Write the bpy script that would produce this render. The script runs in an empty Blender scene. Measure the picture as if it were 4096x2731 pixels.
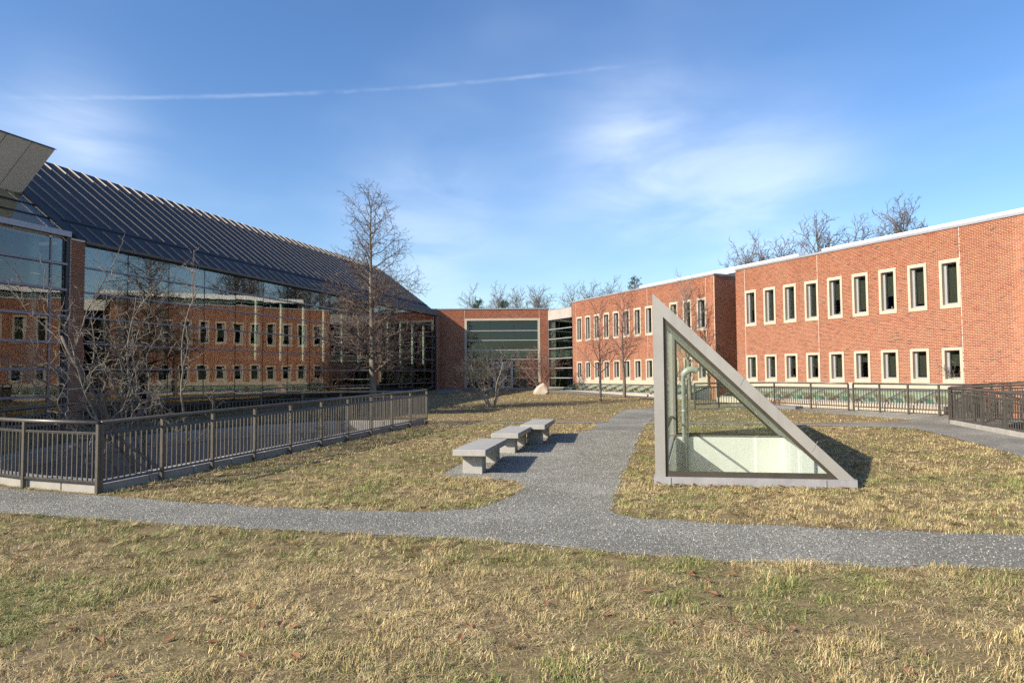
import bpy, bmesh, math, random
import numpy as np
from mathutils import Vector, Matrix
from mathutils.geometry import tessellate_polygon

random.seed(7); rng = np.random.default_rng(7)
sc = bpy.context.scene
col = sc.collection
R = math.radians

# ------------------------------------------------------------------ camera, sky, sun, exposure
F_PX, CAM_H, PITCH, ROLL = 2786.0, 1.72, R(2.65), R(0.4)
cam = bpy.data.cameras.new('camera'); cam.sensor_width = 36; cam.lens = 36 * F_PX / 4096
cam.clip_start = 0.05; cam.clip_end = 2000
cam_o = bpy.data.objects.new('camera', cam); col.objects.link(cam_o)
cam_o.matrix_world = Matrix.Translation((0, 0, CAM_H)) @ (Matrix.Rotation(R(90) + PITCH, 4, 'X') @ Matrix.Rotation(-ROLL, 4, 'Z'))
sc.camera = cam_o

SUN_EL = R(28.3); SUN_H = Vector((-0.875, -0.484, 0)).normalized()
TO_SUN = Vector((SUN_H.x * math.cos(SUN_EL), SUN_H.y * math.cos(SUN_EL), math.sin(SUN_EL)))
sun = bpy.data.lights.new('sun', 'SUN'); sun.energy = 4.7; sun.angle = R(0.5); sun.color = (1.0, 0.895, 0.735)
sun_o = bpy.data.objects.new('sun', sun); col.objects.link(sun_o)
sun_o.rotation_euler = (-TO_SUN).to_track_quat('-Z', 'Y').to_euler(); sun_o.location = TO_SUN * 100

def px_dir(x, y):
    """Direction of photograph pixel (4096 wide)."""
    u = (x - 2048) / F_PX; v = (1365.5 - y) / F_PX
    c, s = math.cos(ROLL), math.sin(ROLL); u, v = u * c + v * s, -u * s + v * c
    cp, sp = math.cos(PITCH), math.sin(PITCH)
    return Vector((u, cp - v * sp, sp + v * cp)).normalized()
def px_pt(x, y, Y):
    d = px_dir(x, y); p = d * (Y / d.y); p.z += CAM_H; return p
def project(p):
    d = (p[0], p[1], p[2] - CAM_H); cp, sp = math.cos(PITCH), math.sin(PITCH)
    y = d[1] * cp + d[2] * sp; z = -d[1] * sp + d[2] * cp
    if y < .1: return None
    u, v = d[0] / y, z / y; c, s = math.cos(ROLL), math.sin(ROLL)
    return 2048 + F_PX * (u * c - v * s), 1365.5 - F_PX * (u * s + v * c), y

world = bpy.data.worlds.new('World'); sc.world = world; world.use_nodes = True
wt = world.node_tree; wt.nodes.clear()
def wn(t, **k):
    n = wt.nodes.new(t)
    for a, b in k.items(): setattr(n, a, b)
    return n
def wm(op, a, b=None, c=None, clamp=False):
    n = wn('ShaderNodeMath', operation=op, use_clamp=clamp)
    for i, v in enumerate((a, b, c)):
        if v is None: continue
        if hasattr(v, 'is_linked'): wt.links.new(v, n.inputs[i])
        else: n.inputs[i].default_value = v
    return n.outputs[0]
def wdot(a, vec):
    n = wn('ShaderNodeVectorMath', operation='DOT_PRODUCT'); wt.links.new(a, n.inputs[0]); n.inputs[1].default_value = vec
    return n.outputs['Value']
sky = wn('ShaderNodeTexSky', sky_type='NISHITA', sun_disc=False, sun_elevation=SUN_EL,
         sun_rotation=math.atan2(SUN_H.x, SUN_H.y), altitude=60, air_density=1.0, dust_density=0.8, ozone_density=2.2)
tc = wn('ShaderNodeTexCoord'); DIR = tc.outputs['Generated']
sep = wn('ShaderNodeSeparateXYZ'); wt.links.new(DIR, sep.inputs[0])
zz = wm('MAXIMUM', wm('ADD', sep.outputs[2], 0.08), 0.03)
cx = wm('DIVIDE', sep.outputs[0], zz); cy = wm('DIVIDE', sep.outputs[1], zz)
cmb = wn('ShaderNodeCombineXYZ'); wt.links.new(cx, cmb.inputs[0]); wt.links.new(wm('MULTIPLY', cy, 0.8), cmb.inputs[1])
def wnoise(scale, detail, rough, dist=0.0, vec=None):
    n = wn('ShaderNodeTexNoise'); n.inputs['Scale'].default_value = scale; n.inputs['Detail'].default_value = detail
    n.inputs['Roughness'].default_value = rough; n.inputs['Distortion'].default_value = dist
    wt.links.new(vec or cmb.outputs[0], n.inputs['Vector']); return n.outputs['Fac']
def smooth(v, lo, hi):
    n = wn('ShaderNodeMapRange', interpolation_type='SMOOTHSTEP'); wt.links.new(v, n.inputs[0])
    n.inputs[1].default_value = lo; n.inputs[2].default_value = hi; return n.outputs[0]
thin = wm('MULTIPLY', smooth(wnoise(0.5, 4, 0.55, 0.3), 0.42, 0.85), 0.20)
wisp = smooth(wnoise(1.5, 5, 0.56, 0.5), 0.30, 0.72)
def lobe(px, py, k):     # a cloud bank standing in one direction of the sky
    return wm('POWER', wm('MAXIMUM', wdot(DIR, px_dir(px, py)), 0.0), k)
banks = wm('ADD', wm('ADD', wm('MULTIPLY', lobe(2560, 620, 200), 0.50), wm('MULTIPLY', lobe(260, 560, 420), 0.50)),
           wm('ADD', wm('MULTIPLY', lobe(3100, 780, 200), 0.35), wm('MULTIPLY', lobe(1700, 900, 160), 0.25)))
cl = wm('ADD', thin, wm('MULTIPLY', banks, wm('ADD', wm('MULTIPLY', wisp, 0.75), 0.25)))
# contrail: a thin streak along a great circle
a, b = px_dir(300, 415), px_dir(2560, 277)
mN = a.cross(b).normalized(); axis = (a + b).normalized(); along = mN.cross(axis)
bend = wm('MULTIPLY', wm('POWER', wm('ABSOLUTE', wdot(DIR, along)), 2.0), 0.10)
dist = wm('ABSOLUTE', wm('ADD', wm('ADD', wdot(DIR, mN), wm('SUBTRACT', bend, 0.0055)), wm('MULTIPLY', wm('SUBTRACT', wnoise(14, 3, .6), .5), 0.004)))
core = wm('SUBTRACT', 1.0, smooth(dist, 0.0, 0.0040))
rngm = wm('MULTIPLY', smooth(wdot(DIR, along), -0.46, -0.25), wm('SUBTRACT', 1.0, smooth(wdot(DIR, along), 0.22, 0.40)))
trail = wm('MULTIPLY', wm('MULTIPLY', core, rngm), wm('MULTIPLY', smooth(wnoise(9, 4, .6), .25, .70), 0.12))
mask = wm('MINIMUM', wm('ADD', cl, trail), 0.8)
mask = wm('MULTIPLY', mask, smooth(sep.outputs[2], -0.02, 0.06))
mix = wn('ShaderNodeMix', data_type='RGBA'); wt.links.new(mask, mix.inputs['Factor'])
hs = wn('ShaderNodeHueSaturation'); hs.inputs['Saturation'].default_value = 1.22; hs.inputs['Hue'].default_value = .507; wt.links.new(sky.outputs[0], hs.inputs['Color'])
wt.links.new(hs.outputs[0], mix.inputs['A']); mix.inputs['B'].default_value = (6.6, 7.1, 7.9, 1)
bg = wn('ShaderNodeBackground'); bg.inputs['Strength'].default_value = 0.112
wt.links.new(mix.outputs['Result'], bg.inputs['Color'])
wo = wn('ShaderNodeOutputWorld'); wt.links.new(bg.outputs[0], wo.inputs['Surface'])

sc.view_settings.view_transform = 'Standard'; sc.view_settings.look = 'None'
sc.view_settings.exposure = 0.86; sc.view_settings.gamma = 1.0; sc.view_settings.use_curve_mapping = False
sc.render.engine = 'CYCLES'
cy_ = sc.cycles
cy_.max_bounces = 8; cy_.transparent_max_bounces = 24; cy_.caustics_reflective = False; cy_.caustics_refractive = False
cy_.sample_clamp_indirect = 6.0; cy_.blur_glossy = 0.3
cy_.use_denoising = False

# ------------------------------------------------------------------ materials
MAT = {}
def nmat(name):
    m = bpy.data.materials.new(name); m.use_nodes = True; m.node_tree.nodes.clear(); MAT[name] = m
    return m, m.node_tree
class NT:
    def __init__(s, nt): s.t = nt
    def n(s, t, **k):
        n = s.t.nodes.new(t)
        for a, b in k.items(): setattr(n, a, b)
        return n
    def put(s, sock, v):
        if hasattr(v, 'is_linked'): s.t.links.new(v, sock)
        else: sock.default_value = v
    def math(s, op, a, b=0.0, clamp=False):
        n = s.n('ShaderNodeMath', operation=op, use_clamp=clamp); s.put(n.inputs[0], a); s.put(n.inputs[1], b); return n.outputs[0]
    def pos(s): return s.n('ShaderNodeNewGeometry').outputs['Position']
    def noise(s, vec, scale, detail=4, rough=.55, out='Fac', dist=0.0):
        n = s.n('ShaderNodeTexNoise'); s.put(n.inputs['Vector'], vec); n.inputs['Scale'].default_value = scale
        n.inputs['Detail'].default_value = detail; n.inputs['Roughness'].default_value = rough; n.inputs['Distortion'].default_value = dist
        return n.outputs[out]
    def ramp(s, v, stops):
        n = s.n('ShaderNodeValToRGB'); s.put(n.inputs[0], v); e = n.color_ramp.elements
        while len(e) < len(stops): e.new(.5)
        for el, (p, c) in zip(e, stops): el.position = p; el.color = (*c, 1) if len(c) == 3 else c
        return n.outputs[0]
    def mixc(s, f, a, b, mode='MIX'):
        n = s.n('ShaderNodeMix', data_type='RGBA', blend_type=mode); s.put(n.inputs['Factor'], f)
        for k, v in (('A', a), ('B', b)): s.put(n.inputs[k], (*v, 1) if isinstance(v, tuple) and len(v) == 3 else v)
        return n.outputs['Result']
    def bump(s, h, strength, dist=0.01, normal=None):
        n = s.n('ShaderNodeBump'); s.put(n.inputs['Height'], h); n.inputs['Strength'].default_value = strength; n.inputs['Distance'].default_value = dist
        if normal is not None: s.put(n.inputs['Normal'], normal)
        return n.outputs[0]
    def out(s, sh): s.t.links.new(sh, s.n('ShaderNodeOutputMaterial').inputs['Surface'])
    def bsdf(s, color, rough=.6, metal=0.0, normal=None, spec=.5):
        p = s.n('ShaderNodeBsdfPrincipled'); s.put(p.inputs['Base Color'], (*color, 1) if isinstance(color, tuple) and len(color) == 3 else color)
        s.put(p.inputs['Roughness'], rough); p.inputs['Metallic'].default_value = metal; p.inputs['Specular IOR Level'].default_value = spec
        if normal is not None: s.put(p.inputs['Normal'], normal)
        s.out(p.outputs[0]); return p

def surf(name, c, rough=.6, metal=0., var=.15, vs=3.0, bs=None, bst=.2, streak=None, spec=.5):
    """Plain material with grain, blotches and (optionally) vertical dirt streaks."""
    m, t = nmat(name); N = NT(t); P = N.pos()
    f = N.noise(P, vs, 6, .65); f2 = N.noise(P, vs * 9, 4, .6)
    lo = tuple(x * (1 - var) for x in c); hi = tuple(min(1, x * (1 + var)) for x in c)
    cc = N.ramp(f, [(.3, lo), (.7, hi)])
    cc = N.mixc(N.math('MULTIPLY', f2, var * 1.2), cc, tuple(x * .55 for x in c))
    if streak:
        mp = N.n('ShaderNodeMapping'); N.put(mp.inputs['Vector'], P); mp.inputs['Scale'].default_value = (7, 7, .35)
        sf = N.noise(mp.outputs[0], 1.0, 5, .6)
        n = N.n('ShaderNodeMapRange'); N.put(n.inputs[0], sf); n.inputs[1].default_value = .5; n.inputs[2].default_value = .8; n.inputs[4].default_value = streak[1]
        cc = N.mixc(n.outputs[0], cc, streak[0])
    nb = N.bump(N.noise(P, bs, 5, .6), bst, .01) if bs else None
    rr = N.math('ADD', N.math('MULTIPLY', f2, .2), rough - .1)
    N.bsdf(cc, rr, metal, nb, spec)
    return m

surf('precast', (.44, .375, .29), .85, var=.10, vs=2.5, bs=60, bst=.15, streak=((.36, .31, .25), .35))
surf('precast_joint', (.52, .44, .34), .85, var=.12, vs=2.5, bs=60, bst=.15, streak=((.30, .26, .2), .5))  # tone of the joints between precast blocks
surf('lintel', (.36, .33, .30), .8, var=.14, vs=1.3, bs=40, bst=.1, streak=((.30, .27, .25), .6))
surf('coping', (.30, .305, .33), .45, .3, var=.10, vs=2)
surf('white_roof', (.80, .80, .79), .5, var=.04, vs=1.5)
surf('aluminium', (.38, .38, .385), .4, .35, var=.06)
surf('mullion_grey', (.20, .20, .23), .42, .4, var=.08)
surf('dark_frame', (.022, .023, .026), .45, var=.15)
surf('joint', (.62, .52, .47), .9, var=.12)
surf('railing_paint', (.088, .081, .07), .36, .15, var=.25, vs=9)
surf('bronze', (.085, .072, .055), .45, .4, var=.2)
surf('panel_grey', (.60, .57, .53), .6, var=.08, vs=.9, streak=((.42, .40, .37), .3))
surf('skylight_metal', (.37, .355, .325), .42, .3, var=.09, vs=1.5, streak=((.25, .235, .21), .45))
surf('lead', (.37, .365, .375), .5, .3, var=.16, vs=2.6, bs=7, bst=.35, streak=((.28, .26, .28), .5))
surf('well_white', (.86, .86, .82), .8, var=.04, streak=((.68, .68, .62), .25))
surf('lining', (.60, .63, .53), .75, var=.06)
surf('pipe_grey', (.58, .61, .57), .45, .2, var=.12)
surf('bench_stone', (.33, .32, .30), .85, var=.11, vs=5, bs=90, bst=.25, streak=((.30, .29, .27), .35))
surf('curb_stone', (.29, .275, .25), .85, var=.14, vs=4, bs=50, bst=.3, streak=((.27, .25, .23), .4))
surf('court_concrete', (.26, .235, .22), .9, var=.2, vs=1.2, bs=20, bst=.2, streak=((.14, .13, .12), .6))
surf('court_mulch', (.075, .055, .04), .95, var=.4, vs=4, bs=25, bst=.6)
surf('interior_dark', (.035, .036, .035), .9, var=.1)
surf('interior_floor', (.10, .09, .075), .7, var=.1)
surf('interior_pale', (.50, .52, .48), .8, var=.05)
surf('column_paint', (.66, .72, .64), .5, var=.03)
surf('strip_wall', (.62, .70, .60), .85, var=.06)
surf('blind', (.21, .215, .19), .9, var=.06)
surf('paper', (.80, .82, .78), .8, var=.03)
surf('purple_cloth', (.13, .10, .25), .8, var=.12, vs=2)
surf('yellow_plastic', (.62, .46, .03), .5, var=.06)
surf('red_cloth', (.42, .06, .05), .8, var=.1)
surf('rock', (.44, .37, .29), .9, var=.25, vs=2.6, bs=9, bst=.6)
surf('bark_brown', (.15, .118, .092), .95, var=.3, vs=9, bs=40, bst=.5)
surf('bark_dark', (.085, .068, .056), .95, var=.3, vs=9, bs=40, bst=.5)
surf('bark_grey', (.185, .165, .135), .9, var=.35, vs=8, bs=35, bst=.5, streak=((.11, .11, .07), .6))
surf('twig', (.125, .092, .075), .9, var=.25, vs=6)
surf('twig_pale', (.175, .15, .125), .9, var=.25, vs=6)
surf('twig_red', (.19, .105, .085), .9, var=.25, vs=6)
surf('bark_pale', (.30, .275, .235), .9, var=.3, vs=8, bs=35, bst=.4)
surf('twig_far', (.12, .105, .10), .9, var=.2, vs=2)
surf('needle', (.038, .062, .028), .8, var=.3, vs=1.5)
surf('dead_leaf', (.25, .12, .055), .85, var=.45, vs=14)
surf('dead_plant', (.23, .12, .06), .9, var=.3, vs=10)
surf('planter_metal', (.17, .17, .19), .6, .2, var=.1)
surf('sill_cup', (.78, .80, .76), .6, var=.02)

def roof_metal():
    m, t = nmat('roof_metal'); N = NT(t); P = N.pos()
    c = N.ramp(N.noise(P, 1.1, 7, .7), [(.32, (.026, .029, .036)), (.7, (.044, .047, .055))])
    N.bsdf(c, N.math('ADD', N.math('MULTIPLY', N.noise(P, 5, 5, .7), .3), .48), .2, N.bump(N.noise(P, 3.5, 6, .7), .25, .01))
roof_metal()
surf('seam_metal', (.25, .215, .185), .5, .1, var=.12)

def glass(name, tint, base, gain, gcol=(.93, .96, .95), wav=0.0, wscale=.8, rough=0.0):
    m, t = nmat(name); N = NT(t)
    nb = None
    if wav: nb = N.bump(N.noise(N.pos(), wscale, 2, .45), wav, .05)
    fr = N.n('ShaderNodeFresnel'); fr.inputs['IOR'].default_value = 1.5
    fac = N.math('ADD', N.math('MULTIPLY', fr.outputs[0], gain), base, True)
    tr = N.n('ShaderNodeBsdfTransparent'); tr.inputs[0].default_value = (*tint, 1)
    gl = N.n('ShaderNodeBsdfGlossy'); gl.inputs['Color'].default_value = (*gcol, 1); gl.inputs['Roughness'].default_value = rough
    if nb is not None: N.put(gl.inputs['Normal'], nb)
    mx = N.n('ShaderNodeMixShader'); N.put(mx.inputs[0], fac); t.links.new(tr.outputs[0], mx.inputs[1]); t.links.new(gl.outputs[0], mx.inputs[2])
    N.out(mx.outputs[0])
glass('facade_glass', (.62, .69, .66), .05, .48, (.84, .76, .77), wav=.034, wscale=.9)
glass('window_glass', (.62, .645, .61), .02, .55, wav=.01)
glass('entrance_glass', (.54, .62, .59), .03, .6, (.8, .86, .86), wav=.012)
glass('skylight_glass', (.955, .985, .97), .005, .45)
glass('strip_glass', (.84, .95, .89), .03, .6)
glass('clerestory_glass', (.35, .55, .48), .10, .7)

def brick_mat():
    m, t = nmat('brick'); N = NT(t); P = N.pos()
    at = N.n('ShaderNodeAttribute'); at.attribute_name = 'bc'
    c = N.mixc(N.math('MULTIPLY', N.noise(P, 30, 4, .6), .45), at.outputs['Color'], (.16, .055, .03))
    big = N.noise(P, .45, 5, .6)
    bl = N.n('ShaderNodeMapRange'); N.put(bl.inputs[0], big); bl.inputs[1].default_value = .52; bl.inputs[2].default_value = .75; bl.inputs[4].default_value = .22
    c = N.mixc(bl.outputs[0], c, (.50, .30, .22))
    mp = N.n('ShaderNodeMapping'); N.put(mp.inputs['Vector'], P); mp.inputs['Scale'].default_value = (2.2, 2.2, .22)
    sk = N.n('ShaderNodeMapRange'); N.put(sk.inputs[0], N.noise(mp.outputs[0], 1.0, 5, .65)); sk.inputs[1].default_value = .52; sk.inputs[2].default_value = .78; sk.inputs[4].default_value = .38
    c = N.mixc(sk.outputs[0], c, (.17, .075, .05))
    N.bsdf(c, .88, 0, N.bump(N.noise(P, 70, 4, .6), .35, .006), .3)
    m, t = nmat('mortar'); N = NT(t); P = N.pos()
    N.bsdf(N.ramp(N.noise(P, 12, 4, .6), [(.3, (.54, .43, .35)), (.7, (.66, .54, .44))]), .95)
brick_mat()

def lawn_mat():
    m, t = nmat('lawn_soil'); N = NT(t); P = N.pos()
    a = N.noise(P, .55, 6, .6); b = N.noise(P, 6, 6, .7); c = N.noise(P, 45, 4, .7)
    cc = N.ramp(b, [(.28, (.11, .078, .044)), (.48, (.225, .168, .088)), (.72, (.34, .262, .137))])
    g = N.n('ShaderNodeMapRange'); N.put(g.inputs[0], a); g.inputs[1].default_value = .50; g.inputs[2].default_value = .72; g.inputs[4].default_value = .55
    cc = N.mixc(g.outputs[0], cc, (.17, .165, .06))
    cc = N.mixc(N.math('MULTIPLY', c, .45), cc, (.11, .075, .04))
    N.bsdf(cc, .95, 0, N.bump(c, .6, .02), .2)
lawn_mat()
def gravel_mat():
    m, t = nmat('gravel'); N = NT(t); P = N.pos()
    v = N.n('ShaderNodeTexVoronoi'); N.put(v.inputs['Vector'], P); v.inputs['Scale'].default_value = 62
    v2 = N.n('ShaderNodeTexVoronoi'); N.put(v2.inputs['Vector'], P); v2.inputs['Scale'].default_value = 110
    g = N.math('MULTIPLY', N.math('ADD', N.n('ShaderNodeSeparateXYZ').outputs[0], 0), 1)
    s1 = N.n('ShaderNodeSeparateColor'); N.put(s1.inputs[0], v.outputs['Color'])
    s2 = N.n('ShaderNodeSeparateColor'); N.put(s2.inputs[0], v2.outputs['Color'])
    f = N.math('ADD', N.math('MULTIPLY', s1.outputs[0], .6), N.math('MULTIPLY', s2.outputs[1], .4))
    cc = N.ramp(f, [(.12, (.10, .099, .087)), (.45, (.225, .220, .193)), (.72, (.33, .322, .282)), (.93, (.55, .535, .47))])
    big = N.noise(P, .55, 5, .62)
    dm = N.n('ShaderNodeMapRange'); N.put(dm.inputs[0], big); dm.inputs[1].default_value = .40; dm.inputs[2].default_value = .68; dm.inputs[3].default_value = .55; dm.inputs[4].default_value = 0.0
    cc = N.mixc(dm.outputs[0], cc, (.085, .082, .07))
    ms = N.n('ShaderNodeMapRange'); N.put(ms.inputs[0], N.noise(P, 2.6, 5, .7)); ms.inputs[1].default_value = .66; ms.inputs[2].default_value = .74; ms.inputs[4].default_value = .55
    cc = N.mixc(ms.outputs[0], cc, (.075, .085, .04))
    h = N.math('SUBTRACT', 1.0, v.outputs['Distance'])
    N.bsdf(cc, .9, 0, N.bump(h, .55, .012), .25)
gravel_mat()
def attr_mat(name, rough=.8, trans=0.0):
    m, t = nmat(name); N = NT(t)
    at = N.n('ShaderNodeAttribute'); at.attribute_name = 'bc'
    p = N.bsdf(at.outputs['Color'], rough, spec=.15)
attr_mat('grass_blade', .75); attr_mat('gravel_stone', .85)

# ------------------------------------------------------------------ mesh helpers
class MB:
    def __init__(s): s.v = []; s.f = []
    def add(s, vs, fs):
        o = len(s.v); s.v += [tuple(p) for p in vs]; s.f += [tuple(i + o for i in q) for q in fs]; return s
    def box(s, x0, x1, y0, y1, z0, z1):
        return s.add([(x0, y0, z0), (x1, y0, z0), (x1, y1, z0), (x0, y1, z0), (x0, y0, z1), (x1, y0, z1), (x1, y1, z1), (x0, y1, z1)],
                     [(0, 3, 2, 1), (4, 5, 6, 7), (0, 1, 5, 4), (1, 2, 6, 5), (2, 3, 7, 6), (3, 0, 4, 7)])
    def hexa(s, lo, hi):          # two quads (bottom, top), same winding
        return s.add(list(lo) + list(hi), [(0, 3, 2, 1), (4, 5, 6, 7), (0, 1, 5, 4), (1, 2, 6, 5), (2, 3, 7, 6), (3, 0, 4, 7)])
    def prism(s, poly, vec):      # planar polygon extruded along vec
        n = len(poly); vec = Vector(vec); a = [Vector(p) for p in poly]; b = [p + vec for p in a]
        return s.add(a + b, [tuple(range(n))[::-1], tuple(range(n, 2 * n))] + [(i, (i + 1) % n, n + (i + 1) % n, n + i) for i in range(n)])
    def ring(s, x0, x1, z0, z1, l, r, b, t, y0, y1):   # rectangular frame in the xz plane
        o = [(x0, z0), (x1, z0), (x1, z1), (x0, z1)]; i = [(x0 + l, z0 + b), (x1 - r, z0 + b), (x1 - r, z1 - t), (x0 + l, z1 - t)]
        vs = [(p[0], y0, p[1]) for p in o] + [(p[0], y0, p[1]) for p in i] + [(p[0], y1, p[1]) for p in o] + [(p[0], y1, p[1]) for p in i]
        fs = []
        for k in range(4):
            j = (k + 1) % 4
            fs += [(k, j, 4 + j, 4 + k), (8 + j, 8 + k, 12 + k, 12 + j), (j, k, 8 + k, 8 + j), (4 + k, 4 + j, 12 + j, 12 + k)]
        return s.add(vs, fs)
    def tube(s, pts, rad, k=6, cap=True):
        n = len(pts)
        if not hasattr(rad, '__len__'): rad = [rad] * n
        o = len(s.v); pts = [Vector(p) for p in pts]; up = Vector((.31, .17, .93))
        for i, p in enumerate(pts):
            d = (pts[min(i + 1, n - 1)] - pts[max(i - 1, 0)])
            if d.length < 1e-9: d = Vector((0, 0, 1))
            d.normalize(); a = d.cross(up)
            if a.length < .05: a = d.cross(Vector((1, 0, 0)))
            a.normalize(); b = d.cross(a)
            for j in range(k):
                t = 2 * math.pi * j / k; q = p + (a * math.cos(t) + b * math.sin(t)) * rad[i]; s.v.append((q.x, q.y, q.z))
        for i in range(n - 1):
            for j in range(k):
                j2 = (j + 1) % k; s.f.append((o + i * k + j, o + i * k + j2, o + (i + 1) * k + j2, o + (i + 1) * k + j))
        if cap:
            s.f.append(tuple(o + j for j in range(k))[::-1]); s.f.append(tuple(o + (n - 1) * k + j for j in range(k)))
        return s
    def mesh(s, name, mat, smooth=False):
        me = bpy.data.meshes.new(name); me.from_pydata(s.v, [], s.f); me.update()
        if mat: me.materials.append(MAT[mat])
        if smooth: me.polygons.foreach_set('use_smooth', [True] * len(me.polygons))
        return me
    def build(s, name, mat, parent=None, smooth=False):
        return link(name, s.mesh(name, mat, smooth), parent)
def link(name, data, parent=None):
    o = bpy.data.objects.new(name, data); col.objects.link(o)
    if parent is not None: o.parent = parent
    return o
def tag(o, label=None, cat=None, group=None, kind=None):
    for k, v in (('label', label), ('category', cat), ('group', group), ('kind', kind)):
        if v: o[k] = v
    return o
def empty(name, loc, rz=0.0, label=None, cat=None, group=None):
    o = link(name, None); o.location = loc; o.rotation_euler = (0, 0, rz); o.empty_display_size = .2
    bpy.context.view_layer.update()
    return tag(o, label, cat, group)
def copy_tree(o, parent=None):
    c = o.copy(); col.objects.link(c); c.parent = parent
    for ch in list(o.children): copy_tree(ch, c)
    return c
def bevel(me, w=.01, seg=1):
    bm = bmesh.new(); bm.from_mesh(me); bmesh.ops.bevel(bm, geom=bm.edges[:], offset=w, segments=seg, affect='EDGES'); bm.to_mesh(me); bm.free(); return me
def set_col(me, arr):
    at = me.color_attributes.new('bc', 'FLOAT_COLOR', 'POINT'); a = np.ones((len(arr), 4), np.float32); a[:, :3] = arr
    at.data.foreach_set('color', a.ravel())

def gz(y): return 0.018 * (min(y, 50.0) - 10.0) if y > 10 else 0.0
GZ = np.vectorize(gz)
def sheet(name, outer, holes, mat, off, cuts=(10.0, 50.0)):
    loops = [[Vector((x, y, 0)) for x, y in outer]] + [[Vector((x, y, 0)) for x, y in h] for h in holes]
    allv = [p for l in loops for p in l]; tris = tessellate_polygon(loops)
    bm = bmesh.new(); vs = [bm.verts.new(p) for p in allv]
    for t in tris:
        try: bm.faces.new([vs[i] for i in t])
        except ValueError: pass
    for c in cuts:
        bmesh.ops.bisect_plane(bm, geom=bm.verts[:] + bm.edges[:] + bm.faces[:], plane_co=(0, c, 0), plane_no=(0, 1, 0))
    for v in bm.verts: v.co.z = gz(v.co.y) + off
    bmesh.ops.recalc_face_normals(bm, faces=bm.faces[:])
    for f in bm.faces:
        if f.normal.z < 0: f.normal_flip()
    me = bpy.data.meshes.new(name); bm.to_mesh(me); bm.free(); me.materials.append(MAT[mat])
    o = link(name, me); o['kind'] = 'structure'; return o
def jitter(poly, step=.35, amp=.05):
    out = []
    for i, a in enumerate(poly):
        b = poly[(i + 1) % len(poly)]; L = math.dist(a, b); n = max(1, int(L / step)) if L < 30 else 1
        nx, ny = -(b[1] - a[1]) / L, (b[0] - a[0]) / L
        for k in range(n):
            t = k / n; j = random.gauss(0, amp) if k else random.gauss(0, amp * .5)
            out.append((a[0] + (b[0] - a[0]) * t + nx * j, a[1] + (b[1] - a[1]) * t + ny * j))
    return out
def inside(px, py, poly):
    r = np.zeros(px.shape, bool); n = len(poly)
    for i in range(n):
        x0, y0 = poly[i]; x1, y1 = poly[(i + 1) % n]
        if y0 == y1: continue
        c = ((y0 > py) != (y1 > py)) & (px < (x1 - x0) * (py - y0) / (y1 - y0) + x0); r ^= c
    return r
def offset_poly(poly, d):
    n = len(poly); out = []
    area = sum(poly[i][0] * poly[(i + 1) % n][1] - poly[(i + 1) % n][0] * poly[i][1] for i in range(n)); sg = 1 if area > 0 else -1
    for i in range(n):
        p = Vector(poly[i]); a = (p - Vector(poly[i - 1])).normalized(); b = (Vector(poly[(i + 1) % n]) - p).normalized()
        na = Vector((-a.y, a.x)) * sg; nb = Vector((-b.y, b.x)) * sg; m = (na + nb)
        m = m.normalized() / max(.5, m.normalized().dot(na)); q = p + m * d; out.append((q.x, q.y))
    return out

# ------------------------------------------------------------------ ground: lawn, paths, court, skylight well
PIT_RAIL = [(-9.7, 12.3), (-8.9, 11.5), (-7.52, 10.78), (-6.06, 10.24), (-2.63, 21.44), (-5.26, 21.42), (-7.22, 20.05), (-9.0, 17.9), (-10.1, 15.6), (-10.1, 13.9)]
PIT = offset_poly(PIT_RAIL, .42)
SK_O = Vector((2.18, 10.75, 0)); SK_X = Vector((.986, -.168, 0)); SK_Y = Vector((.25, .968, 0)); SK_W, SK_L, SK_H = 2.86, 7.2, 2.95
def skp(a, b, z): p = SK_O + SK_X * a + SK_Y * b; return Vector((p.x, p.y, z))
WELL = [tuple(skp(a, b, 0)[:2]) for a, b in ((.14, .14), (SK_W - .14, .14), (SK_W - .14, SK_L - .14), (.14, SK_L - .14))]
SKFOOT = [tuple(skp(a, b, 0)[:2]) for a, b in ((-.05, -.05), (SK_W + .05, -.05), (SK_W + .05, SK_L + .05), (-.05, SK_L + .05))]
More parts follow.
